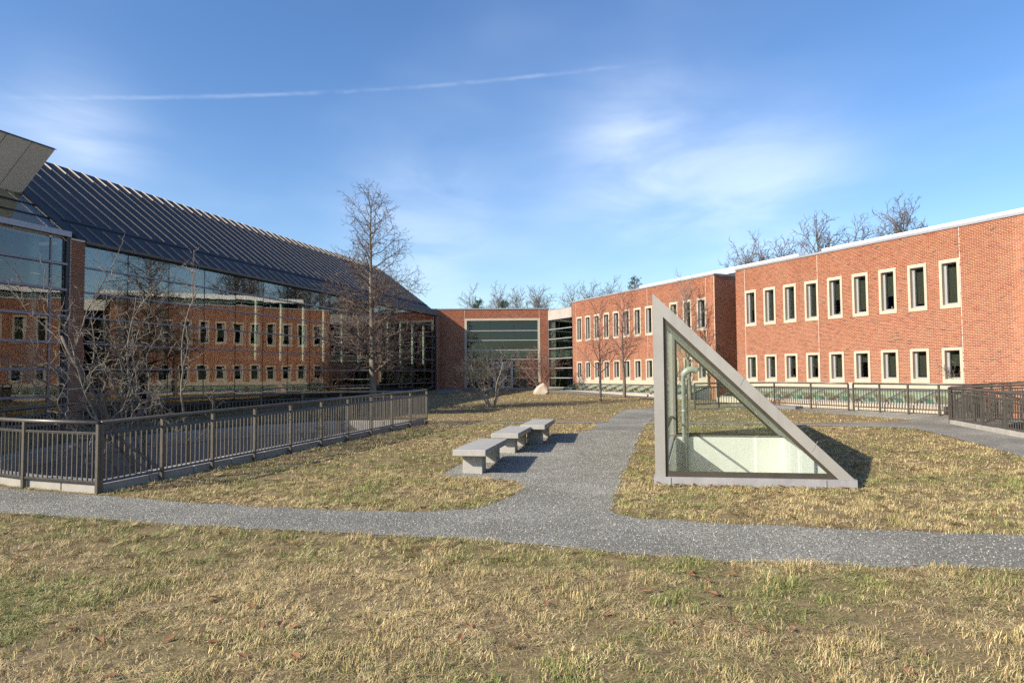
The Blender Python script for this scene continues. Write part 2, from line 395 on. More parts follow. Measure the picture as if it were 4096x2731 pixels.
# right-hand strip skylights and the small court on the right are cut out of the lawn too
RO = Vector((10.44, 32.31, 0)); RU = Vector((.408, -.913, 0)).normalized(); RI = Vector((-RU.y, RU.x, 0))
def rwp(s, d): p = RO + RU * s + RI * d; return (p.x, p.y)
RTROUGH = [rwp(.35, -1.25), rwp(10.75, -1.25), rwp(10.75, -.02), rwp(.35, -.02)]
RTROUGH2 = [rwp(-15.2, -1.25), rwp(-1.9, -1.25), rwp(-1.9, -.02), rwp(-15.2, -.02)]
RCOURT = [(12.95, 19.9), (12.45, 16.9), (12.2, 14.5), (17.0, 13.0), (16.6, 17.0), (14.3, 20.3)]
S = 300
sheet('lawn', [(-S, -S), (S, -S), (S, S), (-S, S)], [PIT, WELL, RTROUGH, RTROUGH2, RCOURT], 'lawn_soil', 0.0)
PATH_A = [(-14, 11.3), (-9, 9.75), (-6.51, 8.93), (-3.93, 8.16), (-1.79, 7.65), (.09, 7.15), (1.68, 6.5), (3.16, 6.24), (4.42, 6.11), (8, 5.7), (14, 5.1),
          (14, 6.2), (8, 6.9), (5.29, 7.3), (2.56, 7.95), (1.5, 8.3), (1.22, 8.62), (1.24, 8.98), (1.55, 10.35), (2.25, 13.5), (3.42, 18.54), (4.05, 21.0), (5.0, 24.2), (6.1, 27.4),
          (6.3, 28.2), (5.4, 27.7), (4.33, 26.95), (3.4, 23.6), (2.95, 21.75), (2.6, 21.4), (2.42, 20.2), (2.15, 19.2), (1.7, 18.4), (1.0, 17.95), (.2, 16.5), (-.55, 14.4), (-1.05, 12.6), (-1.18, 11.75), (-1.0, 11.5),
          (-.39, 11.36), (.02, 11.1), (.14, 10.75), (.05, 10.1), (-.2, 9.4), (-.55, 8.95), (-1.1, 8.8), (-2.2, 8.92), (-3.29, 9.19), (-6.0, 10.14), (-7.5, 10.68), (-8.95, 11.4), (-14, 15)]
PATH_B = [(-2.45, 21.45), (2.7, 21.3), (3.0, 21.75), (1.0, 21.75), (-2.35, 21.75)]
PATH_C = [(4.0, 20.9), (6.0, 20.6), (9.0, 19.7), (10.1, 19.35), (10.8, 18.85), (10.6, 17.2), (9.9, 14.0), (9.4, 11.5), (9.6, 9.2), (14, 8.0), (12.55, 14.2), (12.75, 17.2), (13.2, 20.2), (13.7, 22.1), (12.1, 21.2), (10.8, 20.8), (8.4, 20.75), (5.4, 21.2), (4.2, 21.5)]
PATH_D = [(6.0, 27.3), (8, 26.9), (9.9, 27.3), rwp(5.2, -2.6), rwp(7, -2.35), rwp(7, -1.6), rwp(3.2, -1.6), (8, 28.1), (6.2, 28.1)]
PATH_E = [rwp(-2.2, -2.5), rwp(-1.4, -1.55), rwp(-15.4, -1.55), (3.0, 46.5), (2.6, 49.3), (-4.9, 49.3), (-5.2, 47.5), (-4.4, 40.6), (-3.6, 41.4), (-3.3, 45.5), (1.6, 45.2), (2.6, 41.2)]
paths = []
for i, (pl, st) in enumerate(((PATH_A, .4), (PATH_B, .4), (PATH_C, .6), (PATH_D, .6), (PATH_E, .8))):
    pj = jitter(pl, st * .6, .022 if i == 0 else .04); paths.append(pj)
    sheet('gravel_path', pj, [], 'gravel', .006 + .004 * i)

# gravel bank rising to the curb of the nearer skylight strip
_b = MB(); _ss = [-1.2 + .9 * i for i in range(17)]
for q in _ss: p, r_ = rwp(q, -1.50), rwp(q, -2.75); _b.v += [(*p, max(.36, gz(p[1]) + .02)), (*r_, gz(r_[1]) - .01)]
_b.f = [(2 * i, 2 * i + 1, 2 * i + 3, 2 * i + 2) for i in range(len(_ss) - 1)]
_o = _b.build('gravel_bank', 'gravel'); _o['kind'] = 'structure'
# sunken court: concrete walls, floor, curb stones
def wall_loop(name, poly, z0, ztop, mat, close=True):
    m = MB(); n = len(poly)
    out = offset_poly(poly, -.2)
    for i in range(n if close else n - 1):
        j = (i + 1) % n
        a, b, c, d = poly[i], poly[j], out[j], out[i]
        m.hexa([(*p, z0) for p in (a, b, c, d)], [(*p, ztop(p)) for p in (a, b, c, d)])
    o = m.build(name, mat); o['kind'] = 'structure'
    bm = bmesh.new(); bm.from_mesh(o.data); bmesh.ops.remove_doubles(bm, verts=bm.verts[:], dist=1e-4); bm.to_mesh(o.data); bm.free()
    return o
wall_loop('court_wall', PIT, -2.7, lambda p: gz(p[1]) - .02, 'court_concrete')
m = MB(); m.add([(*p, -2.65) for p in offset_poly(PIT, -.15)], [tuple(range(len(PIT)))]); o = m.build('court_floor', 'court_mulch'); o['kind'] = 'structure'
wall_loop('court_wall', RCOURT, -2.0, lambda p: gz(p[1]) - .02, 'court_concrete')
m = MB(); m.add([(*p, -1.95) for p in offset_poly(RCOURT, -.15)], [tuple(range(len(RCOURT)))]); o = m.build('court_floor', 'court_mulch'); o['kind'] = 'structure'
def curb_run(loop, label, h=.13, step=.95, inn=.44, close=True):
    root = empty('stone_curb', (loop[3][0], loop[3][1], 0), 0, label, 'curb')
    oo = Vector((loop[3][0], loop[3][1], 0)); outl = offset_poly(loop, .045); innl = offset_poly(loop, inn); n = len(loop)
    for i in range(n if close else n - 1):
        j = (i + 1) % n; L = math.dist(loop[i], loop[j]); k = max(1, round(L / step))
        for q in range(k):
            t0, t1 = q / k + .004 / L, (q + 1) / k - .004 / L
            lerp = lambda a, b, t: (a[0] + (b[0] - a[0]) * t, a[1] + (b[1] - a[1]) * t)
            P4 = [lerp(outl[i], outl[j], t0), lerp(outl[i], outl[j], t1), lerp(innl[i], innl[j], t1), lerp(innl[i], innl[j], t0)]
            dz = random.uniform(-.006, .006)
            mm = MB().hexa([Vector((*p, gz(p[1]) - .15)) - oo for p in P4], [Vector((*p, gz(p[1]) + h + dz)) - oo for p in P4])
            me = bevel(mm.mesh('curb_stone', 'curb_stone'), .012); link('curb_stone', me, root)
    return root
curb_run(PIT_RAIL, 'pale concrete curb running round the sunken court under the left railings')
curb_run(offset_poly(RCOURT, -.44), 'pale concrete curb round the small court at the right edge', close=True)

# ------------------------------------------------------------------ brickwork
BRL, BRH, MJ = .153, .0525, .0138
BV = []
for i in range(14):
    k = random.uniform(.86, 1.14); c = np.array((.375, .132, .066)) * k * np.array((1, random.uniform(.88, 1.15), random.uniform(.85, 1.2)))
    BV.append(c)
BV += [np.array((.30, .155, .075)), np.array((.29, .078, .042)), np.array((.11, .078, .052)), np.array((.42, .15, .07))]
BW = np.array([1.0] * 14 + [.6, .6, .22, .6]); BW /= BW.sum()
_brick_cache = {}
def brick_mesh(v, tone):
    key = (v, tone)
    if key not in _brick_cache:
        L, h = BRL - MJ, BRH - MJ
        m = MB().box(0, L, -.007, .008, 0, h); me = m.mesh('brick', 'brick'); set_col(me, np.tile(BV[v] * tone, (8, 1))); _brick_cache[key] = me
    return _brick_cache[key]
def brick_wall(root, x0, x1, z0, z1, openings=(), y=0.0, n_parts=300, tone=1.0, thick=.3, name='wall'):
    """Mortar wall with openings (x0,x1,z0,z1) plus every brick on it; local x along the wall, -y towards the court."""
    loops = [[(x0, z0), (x1, z0), (x1, z1), (x0, z1)]] + [[(a, c), (b, c), (b, d), (a, d)] for a, b, c, d in openings]
    V3 = [[Vector((p[0], p[1], 0)) for p in l] for l in loops]; tr = tessellate_polygon(V3); fl = [p for l in loops for p in l]; n = len(fl)
    vs = [(p[0], y + .008, p[1]) for p in fl] + [(p[0], y + thick, p[1]) for p in fl]
    fs = [tuple(t) for t in tr] + [tuple(i + n for i in t[::-1]) for t in tr]; o = 0
    for l in loops:
        k = len(l); fs += [(o + i, o + (i + 1) % k, n + o + (i + 1) % k, n + o + i) for i in range(k)]; o += k
    wall = MB().add(vs, fs).build(name, 'mortar', root)
    rows = int((z1 - z0) / BRH); full = []; rest = []
    Mw = root.matrix_world
    for r in range(rows):
        zb = z0 + r * BRH + MJ / 2; zt = zb + BRH - MJ
        cuts = sorted((a, b) for a, b, c, d in openings if c < zt - .005 and d > zb + .005)
        xs = x0; iv = []
        for a, b in cuts:
            if a > xs: iv.append((xs, a))
            xs = max(xs, b)
        if xs < x1: iv.append((xs, x1))
        off = (BRL / 2 if r % 2 else 0)
        for a, b in iv:
            k = math.floor((a - off) / BRL)
            while True:
                s = off + k * BRL; e = s + BRL - MJ; k += 1
                if s > b - .02: break
                s2, e2 = max(s, a), min(e, b)
                if e2 - s2 < .025: continue
                (full if (s2 == s and e2 == e) else rest).append((s2, e2, zb, zt))
    if n_parts:
        sc_ = []
        for i, (s, e, zb, zt) in enumerate(full):
            q = project(Mw @ Vector((s, y, zb)))
            ok = q and 0 <= q[0] <= 4096 and 0 <= q[1] <= 2731
            sc_.append((0 if ok else 1, q[2] if q else 1e9, i))
        sc_.sort(); pick = set(i for _, _, i in sc_[:n_parts])
    else: pick = set()
    for i in pick:
        s, e, zb, zt = full[i]; b_ = link('brick', brick_mesh(int(rng.choice(len(BV), p=BW)), tone), wall); b_.location = (s, y + random.uniform(-.002, .001), zb)
    rest += [f for i, f in enumerate(full) if i not in pick]
    if rest:
        A = np.array(rest); N_ = len(A); yo = y - .007 + rng.uniform(-.0025, .001, N_)
        V = np.empty((N_, 8, 3)); yb = y + .0081
        for j, (xi, fy, zi) in enumerate(((0, 1, 2), (1, 1, 2), (1, 1, 3), (0, 1, 3), (0, 0, 2), (1, 0, 2), (1, 0, 3), (0, 0, 3))):
            V[:, j, 0] = A[:, xi]; V[:, j, 1] = yo if fy else yb; V[:, j, 2] = A[:, zi]
        q = np.array([(0, 1, 2, 3), (4, 0, 3, 7), (1, 5, 6, 2), (3, 2, 6, 7), (4, 5, 1, 0)]); Fq = (np.arange(N_)[:, None, None] * 8 + q[None]).reshape(-1, 4)
        me = bpy.data.meshes.new('bricks'); quick_mesh(me, V.reshape(-1, 3), Fq); me.materials.append(MAT['brick'])
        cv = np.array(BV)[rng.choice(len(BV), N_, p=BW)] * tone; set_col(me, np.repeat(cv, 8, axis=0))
        bo = link('brickwork', me, wall); bo['kind'] = 'stuff'
    return wall
def quick_mesh(me, V, Fc):
    k = Fc.shape[1]; me.vertices.add(len(V)); me.vertices.foreach_set('co', np.ascontiguousarray(V, np.float32).ravel())
    me.loops.add(Fc.size); me.loops.foreach_set('vertex_index', np.ascontiguousarray(Fc, np.int32).ravel())
    me.polygons.add(len(Fc)); me.polygons.foreach_set('loop_start', np.arange(0, Fc.size, k, dtype=np.int32))
    me.update(calc_edges=True); me.validate()

def pane(root, w, h, x, y, z, mat, tilt=0.0, cache={}, name='pane', t=.014):
    key = (round(w, 3), round(h, 3), mat)
    if key not in cache: cache[key] = MB().box(-w / 2, w / 2, -t / 2, t / 2, -h / 2, h / 2).mesh('pane', mat)
    o = link(name, cache[key], root); o.location = (x, y, z)
    if tilt: o.rotation_euler = (random.gauss(0, tilt), 0, random.gauss(0, tilt))
    return o

# ------------------------------------------------------------------ right-hand brick wings
r_ang = math.atan2(RU.y, RU.x)
def window(root, x0, x1, z0, z1, sill_to=None):
    zb = sill_to if sill_to is not None else z0
    w = MB().ring(x0, x1, zb, z1, .095, .095, (z0 - zb) + .12, .095, -.022, .30).build('window', 'precast', root)
    a, b, c, d = x0 + .095, x1 - .095, z0 + .12, z1 - .095
    MB().ring(a, b, c, d, .082, .025, .06, .03, .11, .20).build('sash', 'aluminium', w)
    pane(w, b - a - .109, d - c - .092, (a + .082 + b - .025) / 2, .165, (c + .06 + d - .03) / 2, 'window_glass', R(.12))
    drop = random.choice((.35, .55, .62, .75, .98, .98, .9))
    if d - c > .5: MB().box(a + .08, b - .02, .235, .241, d - (d - c) * drop, d - .03).build('blind', 'blind', w)
    if random.random() < .28:
        xx = random.uniform(a + .14, b - .1); MB().tube([(xx, .222, c + .061), (xx, .222, c + .15)], [.03, .036], 8).build('cup', 'sill_cup', w, True)
    # joint between the precast blocks
    for xx in (x0 - .0005, x1 - .0945):
        for q in (.36, .72): MB().box(xx, xx + .095, -.0245, -.021, z1 - (z1 - z0) * q, z1 - (z1 - z0) * q + .008).build('joint', 'precast_joint', w)
    return w
def wing(s0, s1, xs, pitch, label, cat, joints, clere, name='brick_wing', ends=True, parts=300, tone=1.0):
    root = empty(name, RO, r_ang, label, cat, 'brick office wings on the right')
    ops = []
    up = [(x, x + .70, 3.79, 5.40) for x in xs]; lo = [(x, x + .70, 1.32, 2.49) for x in xs]
    opn = up + [(a, b, 1.08, d) for a, b, c, d in lo]
    brick_wall(root, s0, s1, .02, 6.44, opn, 0, parts, tone)
    for a, b, c, d in up: window(root, a, b, c, d)
    for a, b, c, d in lo: window(root, a, b, c, d, 1.08)
    bs, be = xs[0], xs[-1] + .70      # precast band under the lower windows
    for i in range(len(xs) - 1):
        MB().box(xs[i] + .7005, xs[i + 1] - .0005, -.018, .10, 1.08, 1.30).build('sill_band', 'precast', root)
    MB().box(s0 - .03, s1 + .03, -.045, .36, 6.44, 6.53).build('coping', 'coping', root)
    for x in joints: MB().box(x - .008, x + .008, -.009, .004, 1.3, 6.44).build('movement_joint', 'joint', root)
    # interior
    MB().box(s0 + .05, s1 - .05, 2.6, 2.7, -.5, 6.3).build('inner_wall', 'interior_dark', root)
    for z in (.55, 3.05): MB().box(s0 + .05, s1 - .05, .31, 2.59, z, z + .08).build('floor', 'interior_floor', root)
    MB().box(s0 + .02, s1 - .02, .31, 9, 6.30, 6.40).build('flat_roof', 'coping', root)
    # set-back clerestory with white roof edge
    c0, c1 = clere
    MB().box(c0, c1, 5.2, 11, 7.44, 7.76).build('white_roof', 'white_roof', root)
    MB().box(c0 + .25, c1 - .25, 5.85, 10.5, 6.41, 7.435).build('clerestory_core', 'strip_wall', root)
    n = max(1, round((c1 - c0) / 2.3)); wdt = (c1 - c0 - .4) / n
    for i in range(n):
        pane(root, wdt - .06, .95, c0 + .2 + wdt * (i + .5), 5.75, 6.93, 'clerestory_glass', R(.1))
        MB().box(c0 + .2 + wdt * i - .03, c0 + .2 + wdt * i + .03, 5.70, 5.80, 6.41, 7.435).build('mullion', 'aluminium', root)
    return root
XN = [.60 + 1.1485 * i for i in range(9)]
XS = [-15.06 + 1.115 * i for i in range(12)]; XS = [x for x in XS if x < -2.5]
near = wing(0, 17.5, XN, 1.1485, 'nearer red brick wing with two rows of nine pale-framed windows on the right', 'building', (.59, 4.71, 10.50), (.32, 17))
far_ = wing(-15.64, -1.52, XS, 1.115, 'farther red brick wing behind the glass triangle, next to the link', 'building', (-15.15, -9.6, -7.05, -2.1), (-15.3, -1.15), parts=300)
# far wing's end wall faces the camera; built with its own bricks in the far wing's frame
def end_bricks(root, s, facing, y0, y1, z0, z1, nrm):
    m = MB().box(s - .002 if facing < 0 else s - .25, s + .25 if facing < 0 else s + .002, y0, y1, z0, z1); w = m.build('end_wall', 'mortar', root)
    rows = int((z1 - z0) / BRH); V = []; C = []; Fc = []
    for r in range(rows):
        zb = z0 + r * BRH + MJ / 2; zt = zb + BRH - MJ; y = y0 - (BRL / 2 if r % 2 else 0)
        while y < y1:
            a, b = max(y, y0), min(y + BRL - MJ, y1); y += BRL
            if b - a < .03: continue
            x_out = s + facing * (.015 + random.uniform(-.002, .001)); x_in = s; o = len(V)
            V += [(x_out, a, zb), (x_out, b, zb), (x_out, b, zt), (x_out, a, zt), (x_in, a, zb), (x_in, b, zb), (x_in, b, zt), (x_in, a, zt)]
            Fc += [tuple(o + i for i in q) for q in ((0, 1, 2, 3), (4, 0, 3, 7), (1, 5, 6, 2), (3, 2, 6, 7), (4, 5, 1, 0))]
            C += [BV[int(rng.choice(len(BV), p=BW))]] * 8
    me = bpy.data.meshes.new('brickwork'); me.from_pydata(V, [], Fc); me.materials.append(MAT['brick']); set_col(me, np.array(C))
    o = link('brickwork', me, w); o['kind'] = 'stuff'; return w
end_bricks(far_, -1.50, 1, .009, 5.0, .02, 6.43, 1)
end_bricks(near, -.002, -1, .31, 5.0, .02, 6.43, -1)
MB().box(-1.53, -1.45, -.04, 5.0, 6.445, 6.531).build('coping', 'coping', far_)
n_root = empty('notch_glazing', RO, r_ang, 'glazed back of the narrow notch between the two brick wings', 'window')
for r in range(8): pane(n_root, 1.4, .76, -.75, 5.1, .5 + .8 * r, 'entrance_glass', R(.1)); MB().box(-1.48, -.02, 5.0, 5.16, .86 + .8 * r, .92 + .8 * r).build('mullion', 'aluminium', n_root)
MB().box(-1.5, 0, 6.2, 6.3, 0, 6.4).build('inner_wall', 'interior_dark', n_root)
MB().box(-1.48, -.02, 4.9, 6.2, 6.3, 7.0).build('fascia', 'panel_grey', n_root)

# strip skylights along the foot of the wings
def strip_skylight(s0, s1, xs, label):
    root = empty('strip_skylight', RO, r_ang, label, 'skylight', 'low sloped skylights along the wings')
    zt, zb, yb = 1.045, .62, -1.28
    L = math.hypot(yb, zt - zb); ang = math.atan2(zt - zb, -yb)
    n = len(xs)
    MB().box(s0, s1, yb - .24, yb, .02, .60).build('curb', 'precast', root)
    MB().box(s0, s1, yb - .02, yb + .05, .6005, .66).build('sill_bar', 'aluminium', root)
    MB().box(s0, s1, -.09, -.005, 1.03, 1.075).build('head_bar', 'mullion_grey', root)
    MB().box(s0, s1, yb + .051, yb + .08, -1.4, .60).build('front_wall', 'strip_wall', root)
    MB().box(s0, s1, -.05, -.01, -1.4, 1.02).build('back_wall', 'strip_wall', root)
    MB().box(s0, s1, yb + .08, -.05, -1.5, -1.4).build('trough_floor', 'strip_wall', root)
    for sx in (s0, s1 - .03): MB().add([(sx, yb + .05, -1.4), (sx, -.05, -1.4), (sx, -.05, 1.02), (sx, yb + .05, .62), (sx + .03, yb + .05, -1.4), (sx + .03, -.05, -1.4), (sx + .03, -.05, 1.02), (sx + .03, yb + .05, .62)],
        [(0, 1, 2, 3), (7, 6, 5, 4), (0, 4, 5, 1), (1, 5, 6, 2), (2, 6, 7, 3), (3, 7, 4, 0)]).build('end_panel', 'strip_wall', root)
    for i, x in enumerate(xs):
        MB().hexa([(x - .03, yb + .03, zb - .07), (x + .03, yb + .03, zb - .07), (x + .03, -.09, zt - .12), (x - .03, -.09, zt - .12)],
                  [(x - .03, yb + .03, zb + .05), (x + .03, yb + .03, zb + .05), (x + .03, -.09, zt + .02), (x - .03, -.09, zt + .02)]).build('rafter', 'mullion_grey', root)
        if i < n - 1:
            w = xs[i + 1] - x - .07; p = pane(root, w, L - .10, (x + xs[i + 1]) / 2, (yb - .06) / 2, (zt + zb) / 2 + .015, 'strip_glass')
            p.rotation_euler = (-(R(90) - ang), 0, 0)
    return root
strip_skylight(.3, 10.8, [.34 + (10.42 / 9) * i for i in range(10)], 'low green sloped skylight strip along the nearer brick wing behind the railing')
strip_skylight(-15.25, -1.85, [-15.21 + (13.32 / 12) * i for i in range(13)], 'low green sloped skylight strip along the farther brick wing')

# ------------------------------------------------------------------ central brick building
CB = empty('entrance_building', (-5.5, 49.5, 0), 0, 'red brick block at the back with one big framed window wall', 'building')
ox = 5.5
brick_wall(CB, -1.5, 8.12, .3, 6.30, [(-3.38 + ox, 2.01 + ox, .62, 5.66)], 0, 300)
MB().box(-1.5, 8.16, -.05, .40, 6.30, 6.385).build('coping', 'coping', CB)
MB().box(-1.4, 8.1, .3, 9, 6.2, 6.29).build('flat_roof', 'coping', CB)
WF = MB().ring(-3.38 + ox, 2.01 + ox, .60, 5.66, .17, .17, .09, .155, -.03, .30).build('window_surround', 'precast', CB)
for x in (-3.395 + ox, 1.845 + ox):
    for z in (2.1, 4.1): MB().box(x, x + .18, -.034, -.029, z, z + .01).build('joint', 'precast_joint', WF)
for x in (3.95, 5.64): MB().box(x, x + .01, -.034, -.029, 5.50, 5.662).build('joint', 'precast_joint', WF)
for x in (2.13, 7.45): MB().box(x - .008, x + .008, -.01, .004, 5.67, 6.30).build('movement_joint', 'joint', CB)
GX = [-3.205, -1.55, .14, 1.835]; GZ_ = [.70, 1.41, 2.09, 2.75, 3.41, 4.11, 4.79, 5.50]
for k, z in enumerate(GZ_[1:-1]): MB().box(GX[0] + ox, GX[-1] + ox, .11, .21, z - .028, z + .028).build('mullion', 'aluminium', CB)
MB().box(GX[0] + ox, GX[-1] + ox, .11, .21, .69, .735).build('mullion', 'aluminium', CB)
for x in GX[1:3]: MB().box(x + ox - .012, x + ox + .012, .14, .19, .736, 5.50).build('glass_joint', 'dark_frame', CB)
for i in range(3):
    for k in range(7):
        if i == 1 and k < 3: continue
        pane(CB, GX[i + 1] - GX[i] - .02, GZ_[k + 1] - GZ_[k] - .05, (GX[i] + GX[i + 1]) / 2 + ox, .17, (GZ_[k] + GZ_[k + 1]) / 2, 'entrance_glass', R(.12))
DR = MB().ring(-1.36 + ox, .06 + ox, .70, 2.60, .09, .09, .02, .10, .06, .19).build('door_frame', 'aluminium', CB)
for s in (0, 1):
    xa = -1.265 + ox + s * .617
    dl = MB().ring(xa, xa + .61, .725, 2.22, .075, .075, .10, .08, .09, .14).build('door', 'aluminium', CB)
    pane(dl, .47, 1.30, xa + .305, .115, 1.48, 'entrance_glass'); MB().box(xa + (.5 if s == 0 else .05), xa + (.56 if s == 0 else .11), .055, .085, 1.25, 1.75).build('handle', 'aluminium', dl)
    for zz_ in (1.15, 1.55): MB().box(xa + .076, xa + .534, .105, .125, zz_, zz_ + .03).build('door_bar', 'aluminium', dl)
MB().box(-1.265 + ox, -.035 + ox, .09, .15, 2.225, 2.30).build('transom', 'aluminium', CB)
pane(CB, 1.22, .19, -.65 + ox, .12, 2.40, 'entrance_glass')
MB().box(GX[0] + ox, GX[-1] + ox, .45, .55, 2.93, 3.38).build('floor_edge', 'interior_pale', CB)
for a, b in ((-1.1, -.15), (.25, 1.55)): MB().box(a + ox, b + ox, .43, .449, 3.10, 3.36).build('light_panel', 'paper', CB)
MB().box(-1.2, 8, .55, 7, 2.95, 3.05).build('floor', 'interior_floor', CB)
MB().box(-1.2, 8, .31, 7, .55, .64).build('floor', 'interior_floor', CB)
MB().box(-1.2, 8, 7, 7.1, .4, 6.2).build('inner_wall', 'interior_dark', CB)
MB().box(7.9, 8.05, .31, 7, .4, 6.2).build('inner_wall', 'interior_dark', CB)
MB().box(-1.3, -1.2, .31, 7, .4, 6.2).build('inner_wall', 'interior_dark', CB)
pp = MB().box(.17 + ox - CB.location.x - ox, 1.76 - CB.location.x, 0, .03, 0, .52).build('purple_panel', 'purple_cloth'); pp.location = (-5.5, 49.82, .74)
tag(pp, 'purple panel standing inside the big window, right of the door', 'panel')
bx_ = MB().box(-.16, .16, -.12, .12, 0, .26).build('white_box', 'paper'); bx_.location = (-2.95, 49.98, .64); tag(bx_, 'white box on the floor inside the big window, far left corner', 'box')

# ------------------------------------------------------------------ glass link
LK0 = Vector((2.64, 49.45, 0)); LK1 = Vector((4.05, 46.62, 0)); lu = (LK1 - LK0).normalized(); LL = (LK1 - LK0).length
LK = empty('glass_link', LK0, math.atan2(lu.y, lu.x), 'narrow glass link under a concrete lintel between the brick blocks', 'building')
MB().box(-.02, LL + .02, -.06, .35, 5.51, 6.17).build('lintel', 'lintel', LK)
MB().box(-.02, LL + .02, -.075, .36, 6.17, 6.21).build('coping', 'coping', LK)
MB().box(-.02, LL + .02, -.08, .1, 5.475, 5.509).build('lintel_lip', 'aluminium', LK)
LZ = [.75, 1.415, 2.09, 2.77, 3.46, 4.13, 4.815, 5.475]; LX = [.03, 1.41, 2.84, LL - .02]
for z in LZ[:-1]: MB().box(0, LL, -.05, .07, z - .03, z + .03).build('mullion', 'aluminium', LK)
for x in LX[1:3]: MB().box(x - .01, x + .01, .0, .05, .78, 5.47).build('glass_joint', 'dark_frame', LK)
MB().box(-.03, .03, -.05, .10, .72, 5.47).build('end_post', 'mullion_grey', LK)
for i in range(3):
    for k in range(7): pane(LK, LX[i + 1] - LX[i] - .03, LZ[k + 1] - LZ[k] - .06, (LX[i] + LX[i + 1]) / 2, .02, (LZ[k] + LZ[k + 1]) / 2, 'entrance_glass', R(.15))
MB().box(-.3, LL + .5, 3.6, 3.7, .4, 5.5).build('inner_wall', 'interior_dark', LK)
brick_in = MB().box(.12, .25, .35, 3.5, .65, 5.5).build('inner_brick_wall', 'mortar', LK)
for z in (.62, 2.80): MB().box(.0, LL + .3, .12, 3.6, z, z + .09).build('floor', 'interior_floor', LK)
MB().box(.0, LL + .3, .12, 3.6, 5.40, 5.5).build('ceiling', 'interior_dark', LK)
MB().box(.35, LL, .25, .29, 2.90, 3.42).build('guard_panel', 'interior_pale', LK)
sg = empty('hanging_sign', LK0, math.atan2(lu.y, lu.x), 'pale sign with block capitals behind the glass of the link', 'sign')
MB().box(1.95, 2.82, .10, .12, 2.79, 3.10).build('board', 'paper', sg)
fc = bpy.data.curves.new('lettering', 'FONT'); fc.body = 'CHAFE'; fc.size = .25; fc.align_x = 'CENTER'; fc.extrude = .004
fc.materials.append(MAT['pipe_grey']); tmp = link('lettering', fc); bpy.context.view_layer.update(); lm = bpy.data.meshes.new_from_object(tmp.evaluated_get(bpy.context.evaluated_depsgraph_get())); bpy.data.objects.remove(tmp); fo = link('lettering', lm, sg); fo.location = (2.39, .094, 2.86); fo.rotation_euler = (R(90), 0, 0)
for k in range(5): MB().box(2.0 + .17 * k, 2.04 + .17 * k, .098, .121, 3.13, 3.19).build('fringe_tab', 'paper', sg)
def link_thing(name, mb, mat, label, cat): o = mb.build(name, mat); o.location = LK0; o.rotation_euler = (0, 0, math.atan2(lu.y, lu.x)); return tag(o, label, cat)
link_thing('paper_notice', MB().box(1.72, 2.46, .10, .11, 3.96, 4.22), 'paper', 'white paper notice behind the upper panes of the glass link', 'notice')
link_thing('red_pennant', MB().prism([(2.52, .3, 4.02), (2.80, .3, 4.05), (2.68, .3, 3.55)], (0, .012, 0)), 'red_cloth', 'red pointed pennant inside the glass link', 'pennant')
link_thing('floor_sign', MB().add([(.42, .45, .712), (.66, .45, .712), (.66, .75, .712), (.42, .75, .712), (.48, .58, 1.28), (.60, .58, 1.28), (.60, .62, 1.28), (.48, .62, 1.28)],
           [(0, 3, 2, 1), (4, 5, 6, 7), (0, 1, 5, 4), (1, 2, 6, 5), (2, 3, 7, 6), (3, 0, 4, 7)]), 'yellow_plastic', 'yellow folding floor sign at the foot of the glass link', 'sign')

# ------------------------------------------------------------------ left glass hall
W0 = Vector((-12.9, 20.7, 0)); W1 = Vector((-5.07, 47.9, 0)); wu = (W1 - W0).normalized()
GH = empty('glass_hall', W0, math.atan2(wu.y, wu.x), 'long glass-fronted hall with dark seamed metal roof on the left', 'building')
EZ, PT, RT = 5.80, .75, 4.89                      # eave height, roof slope, ridge setback
ROWS = [-.38, .39, 1.165, 1.94, 2.71, 3.485, 4.25, 5.0, 5.74]
JX = [.09] + [1.78 + 1.767 * i for i in range(15)] + [27.62]
for k in range(8):
    for i in range(len(JX) - 1):
        pane(GH, JX[i + 1] - JX[i] - .012, ROWS[k + 1] - ROWS[k] - .01, (JX[i] + JX[i + 1]) / 2, 0, (ROWS[k] + ROWS[k + 1]) / 2, 'facade_glass', R(.055))
for z in ROWS[1:-1]: MB().box(.08, 27.6, -.055, -.010, z - .022, z + .028).build('mullion', 'mullion_grey', GH)
for x in JX[1:-1]: MB().box(x - .008, x + .008, -.009, .012, ROWS[0], 5.74).build('glass_joint', 'dark_frame', GH)
# wing left of the brick pier
LXW = [-11.8, -10.0, -8.2, -6.4, -4.6, -2.75, -.95, -.5]
for k in range(8):
    for i in range(len(LXW) - 1):
        pane(GH, LXW[i + 1] - LXW[i] - .05, ROWS[k + 1] - ROWS[k] - .05, (LXW[i] + LXW[i + 1]) / 2, .02, (ROWS[k] + ROWS[k + 1]) / 2, 'facade_glass', R(.055))
for z in ROWS[1:-1]: MB().box(-11.9, -.48, -.07, .03, z - .035, z + .035).build('mullion', 'mullion_grey', GH)
for x in LXW[1:-1]: MB().box(x - .03, x + .03, -.005, .05, ROWS[0], 5.78).build('upright', 'mullion_grey', GH)
MB().box(-.52, -.41, -.06, .30, -.4, 5.80).build('corner_frame', 'dark_frame', GH)
MB().box(-11.9, -.41, -.12, .10, 5.805, 5.965).build('fascia', 'coping', GH)
MB().box(27.62, 27.895, -.05, .2, -.4, 5.74).build('corner_frame', 'dark_frame', GH)
# brick piers; their shade is painted in as a darker brick tone
bpy.context.view_layer.update()
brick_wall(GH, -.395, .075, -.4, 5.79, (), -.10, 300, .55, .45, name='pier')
brick_wall(GH, 27.9, 28.38, .3, 5.74, (), -.08, 300, .60, .45, name='pier')
